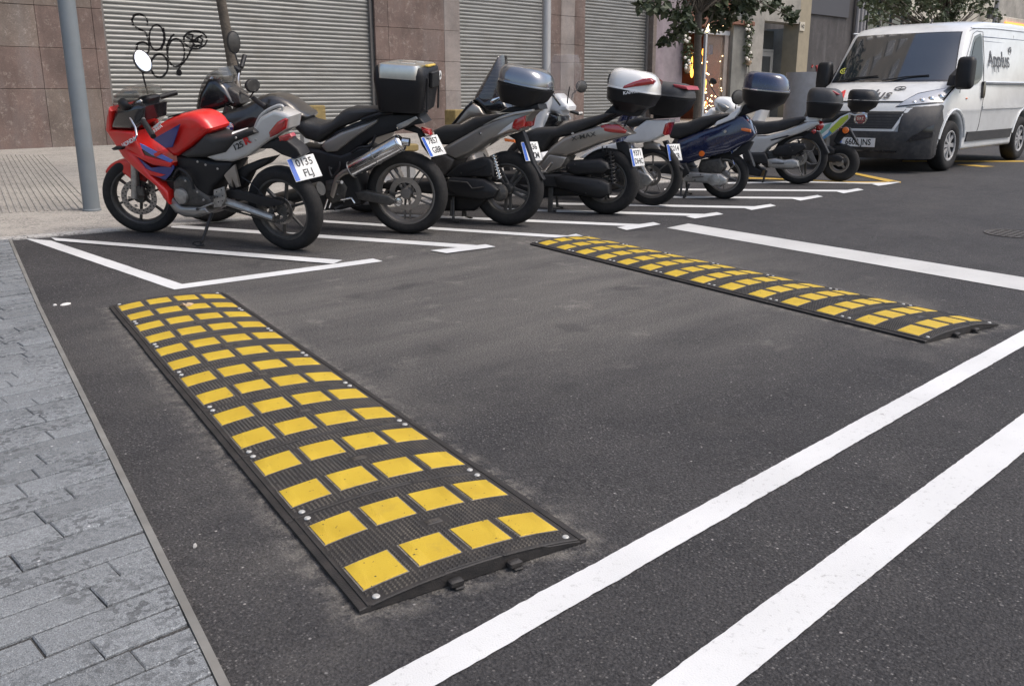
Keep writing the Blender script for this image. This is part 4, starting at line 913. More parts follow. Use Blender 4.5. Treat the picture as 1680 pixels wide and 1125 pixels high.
    a=b.p(1,690,830,.085); chain(b,.305,.085,a.x,a.z)
    bolts(b,1,[(500,720),(560,775),(590,815),(470,830),(455,765),(660,660),(600,640),(560,625),(850,515),(752,505)],.135,.009)
    bolts(b,1,[(655,775),(680,765),(660,800),(685,795),(665,825),(685,820)],.156,.006,INK)
    m=MB()
    for k in range(7): c=b.p(1,462+k*3,700-k*9,.0); m.box((c.x,0,c.z),(.11,.23,.004),TR(0,0,0))
    m.build('cylinder_fins',ENG,b.root,local=True,smooth=0)['kind']='stuff'
    b.T('coolant_hose',BLK,[(1,440,700,.11),(1,470,660,.13),(1,520,700,.13),(1,540,760,.13)],.012,8,smo=3)
    b.T('brake_hose',BLK,[(15,420,560,.05),(15,390,640,.08),(1,255,520,.12),(1,262,640,.11),(1,275,760,.10)],.006,6,smo=3)
    b.T('clutch_cable',BLK,[(15,350,740,.3),(15,400,700,.22),(15,440,720,.12),(15,470,760,.08)],.005,6,smo=3)
    b.T('gear_pedal',ALU,[(1,640,830,.17),(1,590,850,.17),(1,560,862,.17)],.007); b.T('gear_pedal',BLK,[(1,560,862,.165),(1,558,862,.21)],.011)
    b.S('rear_shock',CHAMP,1,[(705,700),(730,690),(760,745),(740,755)],.03,.01,yc=.02)
    b.T('rear_brake_hose',BLK,[(1,780,700,.06),(1,860,760,.07),(1,930,860,.08)],.005,6,smo=3)
    b.S('panel_seam',BLK,1,[(415,400),(470,383),(476,387),(420,405)],.10,.004)
    # bars
    b.T('handlebar',ALU,[b.p(15,420,640,.10),b.p(15,450,700,.2),b.p(15,490,790,.28)],.013)
    b.T('hand_grip',BLK,[b.p(15,425,670,.2),b.p(15,515,810,.30)],.02,10)
    b.T('hand_grip',BLK,[b.p(15,570,450,-.22),b.p(15,730,405,-.34)],.019,10)
    b.S('triple_clamp',CHR,15,[(395,580),(400,540),(430,460),(470,450),(490,470),(460,500),(440,560),(500,620),(490,640),(420,630),(360,625),(355,605)],.09,.015,yo=0)
    b.T('clutch_lever',CHR,[b.p(15,300,640,.25),b.p(15,350,730,.30),b.p(15,362,800,.33),b.p(15,340,850,.34)],.007)
    b.T('brake_cable',BLK,[b.p(15,470,520,-.1),b.p(15,520,550,-.15),b.p(15,535,500,-.2),b.p(15,560,470,-.24)],.006,6,smo=3)
    b.S('master_cylinder',BLK,15,[(505,440),(550,432),(565,475),(545,500),(510,475)],.02,.008,yo=-.2,yc=-.2)
    mirror(b,15,414,120,.0,.062,.088,[(15,410,190,0),(15,425,270,-.02),(15,465,420,-.06)],yaw=-20,tilt=26,glass=True)
    mirror(b,15,245,515,.12,.06,.045,[(15,262,560,.12),(15,310,610,.10)],yaw=70,tilt=10,glass=True)
    return b
# ---------------------------------------------------------------- 2 dark touring bike
def touring_bike():
    b=Bike('touring_motorcycle','dark touring motorcycle with chrome silencer and boxy black top case under a silver lid','motorcycle',(670,382),36,5)
    b.wheel(0,.325,.15,.235,5,rim=RIMG,disc=.13,twin=True,sw=.022)
    f=b.p(1,625,800,0); b.wheel(f.x,.31,.11,.225,5,steer=25,rim=RIMG,disc=.14)
    b.S('front_fender',GBLK,1,[(500,690),(540,640),(620,610),(700,640),(680,680),(620,650),(560,670)],.06,.02)
    for s in(1,-1): b.T('fork_leg',DALU,[Vector((f.x-.02,.1*s,.31)),Vector((f.x-.28,.1*s,.95))],.028,10)
    b.S('fuel_tank',BRONZ,1,[(560,470),(620,430),(640,400),(700,370),(790,345),(868,297),(930,290),(1005,322),(1060,368),(1100,402),(1040,450),(940,480),(850,530),(740,610),(640,640),(580,570)],.17,.07,crown=.01,smo=2)
    b.S('tank_flank',BLK,15,[(1240,720),(1300,650),(1400,610),(1460,600),(1500,640),(1420,720),(1260,790),(1230,760)],.18,.02)
    c=b.p(1,722,452,.185); M=TR(c)@RX(-PI/2)
    k=MB().lathe([(0,0),(.036,0),(.036,.006),(.03,.008),(0,.008)],24,M).build('tank_roundel',CHR,b.root,local=True)
    for i,mm in enumerate((WHP,BLUP,WHP,LBLU)):
        v=[(0,0,.009)]+[(.029*math.cos(i*PI/2+j*PI/12),.029*math.sin(i*PI/2+j*PI/12),.009) for j in range(7)]
        m=MB(); m.add(v+[(x,y,.0075) for x,y,z in v],[tuple(range(8)),tuple(range(8,16))[::-1]]+[(j,8+j,8+(j+1)%8,(j+1)%8) for j in range(8)],M); m.build('roundel_quarter',mm,k,local=True)
    b.S('seat',SEAT,2,[(118,402),(170,388),(230,418),(300,436),(360,420),(425,358),(460,342),(620,346),(652,372),(560,402),(400,462),(292,546),(212,522),(132,442)],.14,.05,smo=1)
    b.S('side_panel',TAUP,2,[(308,562),(332,530),(420,482),(560,432),(640,402),(632,424),(520,502),(400,592),(340,597)],.14,.02)
    b.S('tail_frame',BLK,2,[(300,560),(400,470),(640,372),(860,372),(905,430),(850,440),(760,470),(600,520),(480,600),(420,640),(320,620)],.12,.02)
    b.S('engine_cover',BLK,2,[(180,560),(300,580),(420,610),(560,560),(620,590),(500,690),(540,800),(540,900),(420,930),(300,935),(240,870),(200,740)],.13,.03)
    b.S('engine',ENG,2,[(330,760),(420,740),(460,800),(440,880),(370,900),(330,850)],.15,.03)
    bolts(b,2,[(365,690),(300,730),(260,790),(262,850),(400,840),(440,880),(545,410),(580,548),(745,455),(205,575)],.152,.009,CHR)
    b.T('engine_hose',BLK,[(2,350,680,.14),(2,370,740,.16),(2,410,690,.16),(2,412,650,.15)],.011,8,smo=3)
    b.T('engine_hose',BLK,[(2,480,600,.15),(2,530,570,.17),(2,590,560,.16),(2,620,500,.15)],.010,8,smo=3)
    b.T('foot_peg',ALU,[(2,400,770,.16),(2,425,770,.25)],.012); b.T('pedal',CHR,[(2,420,870,.17),(2,480,860,.17),(2,500,890,.17)],.008)
    for k in range(5): b.T('crash_bar_fin',CHR if k%2 else BLK,[(2,310+k*14,930-k*4,.13),(2,330+k*14,870-k*4,.13)],.007,6)
    b.T('passenger_rail',BLK,[(2,540,410,.15),(2,640,378,.16),(2,720,370,.12)],.012,8,smo=3)
    b.T('exhaust_pipe',CHAMP,[(2,350,800,.12),(2,372,850,.14),(2,400,740,.15),(2,470,702,.16)],[.022,.022,.022,.026],10,smo=2)
    m=MB(); p0,p1=b.p(2,470,705,.17),b.p(2,775,535,.2)
    m.tube([p0,p0.lerp(p1,.03),p0.lerp(p1,.06),p0.lerp(p1,.95),p0.lerp(p1,.98),p1],[.04,.06,.066,.066,.06,.045],20); m.build('silencer',CHR,b.root,local=True)
    for t_ in(.04,.5,.94): MB().tube([p0.lerp(p1,t_),p0.lerp(p1,t_+.012)],.0685,20).build('silencer_band',ALU,b.root,local=True)
    b.T('silencer_tip',CHR,[p1,b.p(2,815,540,.2)],.03,14)
    b.S('swingarm',DALU,2,[(500,830),(560,820),(700,850),(740,880),(700,905),(560,880),(520,870)],.03,.012,yc=.12)
    b.S('brake_caliper',ALU,2,[(680,870),(740,862),(750,890),(700,905),(672,895)],.02,.008,yc=.1)
    c=b.p(2,755,880,.12); MB().lathe([(0,0),(.03,0),(.03,.03),(.012,.035),(0,.035)],14,TR(c)@RX(-PI/2)).build('axle_nut',CHR,b.root,local=True)
    b.S('rear_rack',BLK,2,[(600,380),(700,360),(870,355),(880,385),(820,410),(700,430),(620,420)],.10,.012)
    b.S('rack_plate',ALU,2,[(740,440),(850,390),(860,405),(800,445),(745,470)],.012,.004,yc=.13)
    b.S('plate_arm',BLK,2,[(745,450),(800,430),(880,470),(905,515),(965,628),(945,640),(885,560),(860,490),(790,470)],.03,.01)
    b.plate(2,955,560,.215,.165,32,('7857','GBR'),size=.07)
    b.S('tail_lamp',REDL,2,[(880,455),(925,470),(935,500),(895,488)],.05,.01)
    # rear rack box
    c=b.p(2,800,225,0); M=TR(c)@RY(-RD(2)); K=sub('top_case',b.root); L,W,H=.40,.50,.33
    m=MB().loft([sring(L*.40,W*.40,-H/2,7,xo=.01),sring(L*.44,W*.43,-H/2+.02,7),sring(L*.5,W*.5,H/2-.11,8),sring(L*.5,W*.5,H/2-.06,8),sring(L*.485,W*.485,H/2-.012,8),sring(L*.46,W*.465,H/2,8)],M); m.build('case_tub',CASE,K,local=True)
    ml=mat('brushed_lid',(.62,.60,.55),.28,.9,dirt=.15,vs=10)
    m=MB().loft([sring(L*.40,W*.515,H/2-.085,9),sring(L*.40,W*.515,H/2-.01,9),sring(L*.39,W*.495,H/2+.014,9),sring(L*.36,W*.46,H/2+.018,9)],M); m.build('case_lid',ml,K,local=True)
    for s in(-1,1): MB().box((0,.12*s,H/2+.02),(L*.5,.03,.012),M,ch=.004).build('lid_rib',ml,K,local=True)
    MB().box((0,0,H/2+.02),(.1,.2,.006),M,ch=.002).build('lid_badge',CHAMP,K,local=True)
    MB().box((-L*.5-.012,0,H/2-.09),(.03,.2,.12),M,ch=.01).build('case_latch',BLK,K,local=True)
    MB().box((-L*.5+.02,0,H/2+.008),(.03,.2,.015),M,ch=.004).build('latch_strip',mat('brass_strip',(.6,.42,.08),.4),K,local=True)
    for s in(-1,1):
        MB().box((-L*.5-.004,.165*s,-.03),(.012,.02,H*.75),M,ch=.003).build('case_rib',BLK,K,local=True)
    MB().lathe([(0,0),(.034,0),(.034,.006),(0,.006)],20,M@TR(-L*.5-.003,-.2,.09)@RY(-PI/2)).build('round_sticker',PLW,K,local=True)
    text_mb('A',.045,.0008,M@TR(-L*.5-.0105,-.2,.09)@Matrix(((0,0,-1,0),(-1,0,0,0),(0,1,0,0),(0,0,0,1))),bold=.001).build('sticker_print',INK,K,local=True,smooth=0)
    # front end
    b.S('headlight_cowl',GBLK,1,[(552,365),(568,290),(612,212),(660,215),(700,258),(742,335),(700,350),(640,372),(600,386)],.13,.04)
    b.S('windscreen',TINT,1,[(556,352),(580,238),(612,182),(668,156),(690,200),(680,235),(640,210),(612,214),(572,290),(564,365)],.14,.03)
    for x,y in((625,232),(662,250)):
        MB().lathe([(0,0),(.045,0),(.05,.015),(.03,.03),(0,.03)],18,TR(b.p(1,x,y,.06))@RY(-PI/2)).build('instrument_dial',MIRR if x==625 else CHR,b.root,local=True)
    b.T('handlebar',CHR,[(1,775,275,-.05),(1,762,235,-.18),(1,765,180,-.30),(1,775,165,-.34)],.012,smo=2)
    b.T('hand_grip',BLK,[(1,778,155,-.34),(1,795,95,-.42)],.019,10)
    b.T('handlebar',CHR,[(1,775,275,.05),(1,820,300,.18),(1,840,310,.26)],.012)
    b.T('hand_grip',BLK,[(1,838,308,.26),(1,898,355,.34)],.019,10)
    b.S('bar_switch',BLK,1,[(705,150),(745,145),(770,165),(760,205),(735,215),(712,180)],.03,.01,yc=-.3,yo=-.28)
    b.S('triple_clamp',ENG,1,[(690,270),(740,250),(790,280),(800,330),(760,350),(710,320)],.09,.02,yo=.0)
    mirror(b,1,832,245,.3,.07,.05,[(1,845,270,.3),(1,820,305,.22)],yaw=-20)
    mirror(b,1,738,30,-.35,.06,.09,[(1,745,80,-.34),(1,770,160,-.32)],yaw=-30)
    b.T('side_stand',BLK,[(2,430,900,.12),(2,380,925,.2)],.012)
    return b
def bolts(b,k,pts,yo,r=.008,mt=None):
    for x,y in pts: MB().lathe([(0,0),(r,0),(r*.8,r*.6),(0,r*.7)],8,TR(b.p(k,x,y,yo))@RX(-PI/2)).build('bolt',mt or ALU,b.root,local=True)
def chain(b,z,y,x1,z1,r0=.085,r1=.04):
    m=MB()
    for (za,zb) in((r0,r1),(-r0,-r1)):
        p0,p1=Vector((0,y,z+za)),Vector((x1,y,z1+zb)); n=int((p1-p0).length/.018); d=(p1-p0).normalized(); up=Vector((-d.z,0,d.x))
        for i in range(n):
            c=p0.lerp(p1,(i+.5)/n); m.add([c+d*a+up*b_+Vector((0,e,0)) for a in(-.007,.007) for b_ in(-.006,.006) for e in(-.005,.005)],[(0,1,3,2),(4,6,7,5),(0,4,5,1),(2,3,7,6),(0,2,6,4),(1,5,7,3)])
    o=m.build('drive_chain',ENG,b.root,local=True,smooth=0); o['kind']='stuff'
    M=TR(0,y,z)@RX(-PI/2); m=MB(); m.lathe([(r0-.012,-.003),(r0-.012,.003),(r0-.03,.003),(r0-.03,-.003)],28,M,close=True)
    for k in range(28):
        a=2*PI*k/28; m.box((math.cos(a)*(r0-.008),math.sin(a)*(r0-.008),0),(.009,.009,.005),M)
    for k in range(5):
        a=2*PI*k/5; m.tube([(math.cos(a)*.03,math.sin(a)*.03,0),(math.cos(a)*(r0-.025),math.sin(a)*(r0-.025),0)],.006,5,M)
    m.build('sprocket',DALU,b.root,local=True,smooth=20)
def springs(b,k,p0,p1,yo,r=.035,mt=BLK,turns=7): spring(b,b.p(k,*p0,yo),b.p(k,*p1,yo),r,turns,mat=mt)
def front_end(b,wb,R,body,steer=22,shield=True,w=.21,fz=1.0):
    b.wheel(wb,R,.1,R-.075,5,steer=steer,rim=RIMG,disc=.11)
    for s in(1,-1): b.T('fork_leg',DALU,[Vector((wb,.075*s,R)),Vector((wb-.12,.075*s,.62))],.02,8)
    MB().slab(sm([(wb-.30,R+.02),(wb-.20,R+.17),(wb,R*2+.04),(wb+.2,R+.14),(wb+.26,R+.02),(wb+.2,R+.09),(wb,R*2-.01),(wb-.18,R+.08)],2),.06,.02).build('front_fender',body,b.root,local=True)
    if shield:
        MB().slab(sm([(wb-.30,.30),(wb-.22,.45),(wb-.16,.62),(wb-.27,.95*fz),(wb-.22,.99*fz),(wb-.05,.66),(wb-.06,.5),(wb-.2,.28)],2),w,.05).build('leg_shield',body,b.root,local=True)
    MB().slab([(.30,.22),(wb-.25,.24),(wb-.22,.31),(.38,.36)],.17,.03).build('floorboard',BLK,b.root,local=True)
def stand(b,x,sp=.12): 
    for s in(-1,1): MB().tube([(x+.02,sp*s*.7,.26),(x,sp*s,.02),(x-.06,sp*s,.012)],.013,8).build('centre_stand',DALU,b.root,local=True)
# ---------------------------------------------------------------- 3 taupe scooter
def scooter3():
    b=Bike('scooter','taupe grey maxi scooter carrying a black top case with glossy silver lid','scooter',(833,369),24,0)
    b.wheel(0,.31,.13,.205,5,rim=DALU,disc=.0,sw=.04,twin=True)
    front_end(b,1.38,.30,TAUP,fz=.9)
    b.S('side_panel',TAUP,3,[(262,650),(262,600),(330,562),(480,478),(640,410),(700,390),(810,376),(765,420),(720,505),(640,522),(545,558),(420,642),(335,682)],.15,.035,wf=lambda x,z:1 if x>.2 else max(.5,1+(x-.2)*.75))
    b.S('lower_panel',mat('brown_black_plastic',(.035,.03,.026),.5,dirt=.4,vs=8),3,[(150,760),(168,690),(205,630),(262,640),(330,682),(300,740),(250,800),(170,800)],.15,.03)
    b.S('seat',SEAT,3,[(188,500),(258,470),(350,470),(440,422),(560,405),(650,396),(530,466),(400,542),(300,592),(240,592),(192,540)],.14,.05,smo=1)
    b.S('grab_rail',SILP,3,[(488,470),(505,448),(560,428),(700,388),(812,372),(806,386),(690,408),(560,446),(510,474)],.13,.008)
    b.S('tail_light',REDL,3,[(672,470),(690,435),(756,412),(742,480),(705,502),(676,492)],.135,.015,yo=.13)
    b.S('tail_lens',CLRL,3,[(576,534),(620,492),(682,448),(672,494),(610,522)],.137,.01,yo=.135)
    b.S('reflector',ORNG,3,[(626,552),(690,560),(692,578),(630,570)],.01,.004,yc=.11)
    b.S('rear_fender',BLK,3,[(650,535),(740,505),(758,540),(812,700),(870,806),(850,802),(778,715),(712,620),(690,560)],.035,.012)
    b.plate(3,796,632,.21,.16,22,('5836','CZM'),size=.07,yo=-.02)
    b.S('air_filter_box',BLK,3,[(262,782),(340,712),(480,668),(535,672),(556,700),(562,790),(420,790),(300,802)],.05,.025,yc=.12)
    for (x0,x1,y) in((400,500,742),(410,510,758),(420,520,730)): b.T('cover_rib',BLK,[(3,x0,y+14,.172),(3,x1,y-14,.172)],.005,6)
    b.S('transmission_cover',BLK,3,[(268,812),(300,786),(500,802),(560,838),(592,868),(565,920),(482,935),(330,912),(272,872)],.06,.03,yc=.13,crown=.01)
    b.T('cover_rib',ENG,[(3,290,812,.21),(3,400,822,.21),(3,430,860,.21),(3,500,850,.21)],.006,6)
    c=b.p(3,600,885,.1); MB().lathe([(0,0),(.075,0),(.07,.03),(.03,.05),(0,.05)],20,TR(c)@RX(-PI/2)).build('hub_cover',ENG,b.root,local=True)
    bolts(b,3,[(365,705),(500,672),(545,770),(362,765),(300,800),(480,815),(560,900),(330,900)],.175,.007,DALU); bolts(b,3,[(480,522)],.15,.012,CHR)
    springs(b,3,(562,655),(602,800),.11,.03,CHR,8)
    b.S('under_frame',BLK,3,[(160,790),(560,900),(440,1000),(240,1000),(200,900)],.08,.03)
    for q in (300,372):
        b.T('centre_stand',DALU,[(3,q+6,930,.1 if q==300 else -.1),(3,q,1030,.12 if q==300 else -.12)],.012)
    stand(b,.45,.13)
    b.case(3,762,232,.43,.44,.31,10,mat('gloss_silver_lid',(.20,.21,.23),.16,.7,coat=1),ex=3.2,split=.52)
    b.S('case_bracket',BLK,3,[(600,392),(660,360),(840,340),(850,372),(720,392)],.10,.01)
# ---------------------------------------------------------------- 4 champagne scooter with tall dark screen
def scooter4():
    b=Bike('scooter','champagne maxi scooter with tall smoked screen and white top case bearing a red reflector','scooter',(993,351),26,0)
    b.wheel(0,.30,.14,.19,5,rim=DALU,disc=0,sw=.04)
    front_end(b,1.45,.29,CHAMP,fz=.8)
    b.S('side_panel',CHAMP,4,[(160,742),(200,690),(250,622),(330,562),(430,528),(560,488),(640,470),(700,500),(762,546),(640,580),(540,610),(420,662),(342,690),(240,668),(185,742)],.16,.035,wf=lambda x,z:1 if x>.2 else max(.5,1+(x-.2)*.7))
    b.S('lower_panel',TAUP,4,[(178,740),(240,668),(356,690),(318,755),(236,792),(200,770)],.165,.02)
    text_mb('X-MAX',.055,.001,TR(b.p(4,455,560,.172))@Matrix(((-1,0,0,0),(0,0,1,0),(0,1,0,0),(0,0,0,1)))@RZ(RD(14)),bold=.0006,sx=1.3).build('lettering',DALU,b.root,local=True,smooth=0)
    b.S('tail_light',REDL,4,[(528,512),(590,482),(680,484),(732,522),(722,540),(640,536),(562,526)],.14,.015)
    b.S('seat',SEAT,4,[(78,532),(150,504),(280,500),(350,470),(400,458),(600,410),(656,412),(560,470),(400,546),(262,572),(212,652),(168,664),(96,590)],.15,.05,smo=1)
    b.T('grab_rail',SILP,[(4,385,545,.13),(4,400,495,.13),(4,440,466,.12),(4,582,448,.11)],.014,smo=3)
    b.T('grab_rail',SILP,[(4,385,545,-.13),(4,400,495,-.13),(4,440,466,-.12),(4,582,448,-.11)],.014,smo=3)
    b.S('air_filter_box',BLK,4,[(335,745),(370,712),(560,700),(608,726),(620,768),(582,800),(400,810),(345,790)],.06,.04,yc=.13,smo=1)
    b.S('transmission_cover',BLK,4,[(266,812),(340,802),(560,828),(622,858),(622,930),(560,960),(420,932),(288,884)],.06,.035,yc=.14,crown=.01)
    b.S('under_frame',BLK,4,[(130,850),(270,790),(420,860),(420,940),(270,940),(150,960)],.10,.03)
    bolts(b,4,[(360,760),(600,750),(400,735),(395,855),(560,850),(600,940),(470,920)],.2,.007,DALU)
    b.T('foot_rest',CHR,[(4,210,780,.18),(4,255,725,.20)],.012)
    springs(b,4,(622,655),(640,862),.11,.034,BLK,9)
    b.T('helmet_hook',BLK,[(4,575,620,.1),(4,578,650,.1),(4,600,652,.1),(4,604,620,.1)],.006,smo=2)
    b.S('rear_fender',BLK,4,[(660,600),(700,590),(745,605),(765,690),(800,790),(780,790),(735,700),(700,660),(670,650)],.035,.012)
    b.plate(4,797,692,.2,.16,18,('9371','DHC'),size=.07,yo=-.03)
    b.S('stand_leg',DALU,4,[(232,880),(262,880),(255,1040),(292,1078),(280,1086),(226,1052)],.012,.004,yc=.13)
    stand(b,.5)
    lid=mat('pearl_lid',(.66,.65,.62),.25,.1,coat=.8,dirt=.08,vs=6)
    M,K=b.case(4,778,270,.46,.46,.36,8,lid,ex=3.2,split=.5,base=.5)
    b.S('case_reflector',REDL,14,[(395,432),(415,385),(560,325),(720,275),(810,262),(870,310),(850,362),(700,385)],.231,.01,yo=.20,parent=K,wf=lambda x,z:1)
    text_mb('KAPPA',.035,.001,TR(b.p(14,505,488,.235))@Matrix(((-1,0,0,0),(0,0,1,0),(0,1,0,0),(0,0,0,1)))@RZ(RD(8)),bold=.001,sx=1.2).build('case_lettering',WHP,K,local=True,smooth=0)
    b.S('backrest_pad',BLK,14,[(175,360),(172,290),(200,205),(270,180),(250,260),(215,410)],.14,.02,yo=.08,parent=K)
    b.S('case_bracket',BLK,14,[(10,900),(150,760),(260,660),(420,740),(600,720),(720,640),(820,650),(650,850),(500,860),(380,830),(250,880),(100,960)],.07,.01,yo=.06)
    b.T('bracket_stay',BLK,[(14,490,860,.06),(14,415,1010,.06)],.008)
    # tall screen and cowl seen over the neighbour
    b.S('windscreen',SMOKE,12,[(540,5),(515,20),(395,230),(280,440),(285,490),(400,560),(540,560),(590,500),(560,180)],.17,.06,yo=.05,wf=lambda x,z:1-.35*ss(.95,1.5,z))
    b.S('front_cowl',GBLK,12,[(275,480),(330,500),(420,600),(560,600),(640,560),(600,480),(500,440),(400,500),(330,440)],.18,.04,yo=.05)
    b.S('screen_badge',MIRR,12,[(410,500),(440,465),(515,445),(530,465),(450,525)],.02,.01,yc=.17,yo=.18)
    b.S('leg_shield_top',CHAMP,12,[(70,735),(200,560),(265,505),(340,550),(395,635),(360,650),(250,660),(120,740)],.2,.03,yo=.1)
    b.S('shield_edge',GBLK,12,[(40,740),(200,545),(270,480),(280,500),(200,580),(75,740)],.205,.01,yo=.1)
# ---------------------------------------------------------------- 5 white scooter with clear screen
def scooter5():
    b=Bike('scooter','white scooter with tall clear windscreen, red tail lamp and black top case','scooter',(1068,337),18,0)
    b.wheel(0,.295,.10,.215,7,rim=RIMG,disc=.1,sw=.018,hub=.04)
    front_end(b,1.33,.30,WHP)
    b.S('side_panel',WHP,4,[(700,600),(735,556),(790,502),(850,455),(1000,452),(968,540),(872,592),(800,602)],.13,.03,wf=lambda x,z:1 if x>.2 else max(.5,1+(x-.2)*.7))
    b.S('body_skirt',WHP,4,[(430,695),(480,655),(560,620),(700,590),(740,600),(640,660),(480,700)],.14,.02)
    b.S('tail_light',REDL,4,[(858,506),(950,465),(1002,470),(972,552),(930,524)],.10,.02)
    b.S('tail_lens',CLRL,14,[(860,1010),(960,955),(1020,960),(980,1060),(960,1080)],.104,.01,yo=.1)
    b.S('seat',SEAT,4,[(560,490),(655,472),(800,440),(862,448),(792,492),(700,512),(600,520)],.13,.03)
    M,K=b.case(4,1010,322,.44,.42,.31,4,mat('case_lid_grey',(.035,.035,.035),.5,dirt=.4,dc=(.12,.11,.1),vs=5),ex=3.4,split=.58,base=.7)
    b.S('case_patch',mat('faded_red',(.32,.04,.05),.45),4,[(1030,226),(1118,240),(1128,262),(1042,246)],.185,.01,yo=.15,parent=K)
    b.S('case_bracket',BLK,4,[(900,420),(1020,415),(1040,440),(900,450)],.08,.01)
    c=b.p(4,795,840,.12); MB().lathe([(0,-.03),(.095,-.03),(.09,.0),(.06,.015),(.03,.018),(0,.018)],24,TR(c)@RX(-PI/2)).build('variator_cover',ALU,b.root,local=True)
    b.S('swingarm',ALU,4,[(740,800),(800,770),(870,800),(900,840),(860,880),(780,890)],.04,.02,yc=.1)
    b.T('fork_like_strut',ALU,[(4,770,640,.12),(4,880,850,.11)],[.02,.026],8)
    b.S('rear_fender',TAUP,4,[(832,600),(870,588),(925,610),(950,645),(900,640),(840,640)],.06,.015)
    b.S('mud_guard',BLK,4,[(800,640),(900,640),(975,660),(990,690),(900,662),(820,680)],.06,.01)
    b.S('plate_holder',BLK,4,[(955,590),(985,582),(1045,715),(1088,768),(1055,750),(1000,680)],.03,.01)
    b.plate(4,1034,660,.2,.16,18,('2214','BKR'),size=.07,yo=-.03)
    stand(b,.5)
    b.S('engine',ENG,4,[(560,840),(700,760),(800,760),(800,880),(640,900)],.09,.03)
    # front cowl, screen, bars
    b.S('windscreen',CLEAR,12,[(1175,0),(1320,0),(1345,120),(1330,300),(1285,400),(1230,480),(1150,440),(1070,380),(1110,190)],.19,.03,yo=-.05,wf=lambda x,z:1-.25*ss(1.1,1.6,z))
    b.S('front_cowl',WHP,12,[(1010,465),(1070,425),(1140,410),(1215,480),(1270,545),(1262,590),(1200,600),(1190,640),(1130,610),(1050,590),(1035,530)],.12,.04,yo=.05)
    b.S('cowl_stripe',GBLK,12,[(1080,415),(1110,412),(1195,535),(1180,548)],.125,.01,yo=.06)
    b.S('leg_shield_top',WHP,12,[(895,770),(930,700),(1000,640),(1045,600),(1062,640),(1040,700),(1000,775)],.17,.03,yo=.1)
    b.S('inner_shield',GBLK,12,[(1020,770),(1060,640),(1068,600),(1200,650),(1205,700),(1150,765)],.15,.02,yo=-.02)
    b.T('hand_grip',BLK,[(12,1240,590,-.2),(12,1350,625,-.34)],.018,8); b.T('grip_end',ALU,[(12,1350,625,-.34),(12,1390,620,-.37)],.02,8)
    b.T('brake_lever',CHR,[(12,1200,610,-.2),(12,1245,640,-.28),(12,1268,680,-.31)],.006)
    mirror(b,12,1380,338,-.3,.085,.062,[(12,1330,380,-.3),(12,1285,420,-.25),(12,1275,520,-.2)],yaw=-15,mat_=BLK)
    b.T('mirror_stem',BLK,[(12,1258,340,.2),(12,1240,440,.2),(12,1230,520,.18)],.006)
# ---------------------------------------------------------------- 6 navy scooter
def scooter6():
    b=Bike('scooter','glossy navy blue scooter with orange side reflector and a rounded navy top case','scooter',(1186,326),20,0)
    b.wheel(0,.245,.10,.165,5,rim=RIMG,disc=0,sw=.022)
    front_end(b,1.25,.24,NAVY,fz=.98)
    b.S('body_panel',NAVY,5,[(370,650),(400,602),(560,542),(680,502),(800,442),(862,430),(902,470),(938,562),(900,612),(760,692),(560,742),(470,772),(390,802),(340,722)],.15,.05,crown=.008,smo=1,wf=lambda x,z:1 if x>.2 else max(.55,1+(x-.2)*.6))
    b.S('seat',SEAT,5,[(332,565),(340,492),(460,480),(560,440),(680,422),(790,420),(700,462),(640,492),(520,562),(400,602),(342,592)],.14,.04,smo=1)
    b.S('side_trim',WHP,11,[(290,1002),(340,930),(500,860),(560,800),(640,760),(720,690),(680,790),(600,890),(450,950),(320,1000)],.146,.01,yo=.14)
    b.S('reflector',ORNG,5,[(803,522),(850,514),(915,530),(918,552),(850,542)],.125,.01,yo=.12)
    b.S('tail_light',REDL,5,[(850,462),(900,455),(905,480),(860,475)],.10,.01)
    MB().lathe([(0,0),(.03,0),(.028,.008),(0,.01)],16,TR(b.p(5,568,702,.152))@RX(-PI/2)).build('round_reflector',ORNG,b.root,local=True)
    bolts(b,5,[(470,860),(560,850),(520,890),(600,770),(680,770)],.172,.008,DALU); b.T('trans_rib',ENG,[(5,500,870,.172),(5,580,865,.172)],.005)
    MB().lathe([(0,0),(.018,0),(.016,.01),(0,.01)],12,TR(b.p(5,735,545,.156))@RX(-PI/2)).build('seat_lock',CHR,b.root,local=True)
    b.S('engine',ENG,5,[(540,800),(560,745),(700,730),(730,800),(700,850),(560,850)],.09,.03)
    b.S('transmission_cover',ALU,5,[(428,882),(480,832),(600,842),(700,846),(748,880),(742,920),(690,940),(600,912),(500,906),(430,900)],.04,.02,yc=.13)
    MB().lathe([(0,0),(.062,0),(.06,.02),(.02,.026),(0,.026)],20,TR(b.p(5,655,888,.165))@RX(-PI/2)).build('clutch_cover',ALU,b.root,local=True)
    b.T('side_stand',BLK,[(5,478,918,.14),(5,440,1018,.2),(5,420,1030,.21)],.013); stand(b,.42)
    b.S('floor_side',BLK,5,[(330,720),(400,800),(460,780),(500,800),(420,880),(385,860),(360,800)],.14,.02)
    b.S('mud_flap',BLK,5,[(370,760),(400,770),(442,812),(400,800)],.05,.01)
    b.plate(5,822,725,.2,.16,20,('8040','CRD'),size=.07,yo=-.05)
    M,K=b.case(5,1025,258,.46,.42,.36,4,NAVY,ex=2.6,split=.5,base=.6)
    MB().loft([sring(.235,.215,.0,2.6),sring(.235,.215,.012,2.6)],M).build('case_band',CHR,K,local=True)
    b.S('case_bracket',BLK,11,[(720,720),(800,640),(900,700),(1060,700),(1190,690),(1170,740),(1060,730),(880,790),(760,830),(640,880),(700,760)],.06,.01,yo=.05)
    b.S('rear_fender',BLK,5,[(780,700),(900,610),(930,620),(900,680),(940,790),(925,795),(870,700),(800,730)],.05,.01)
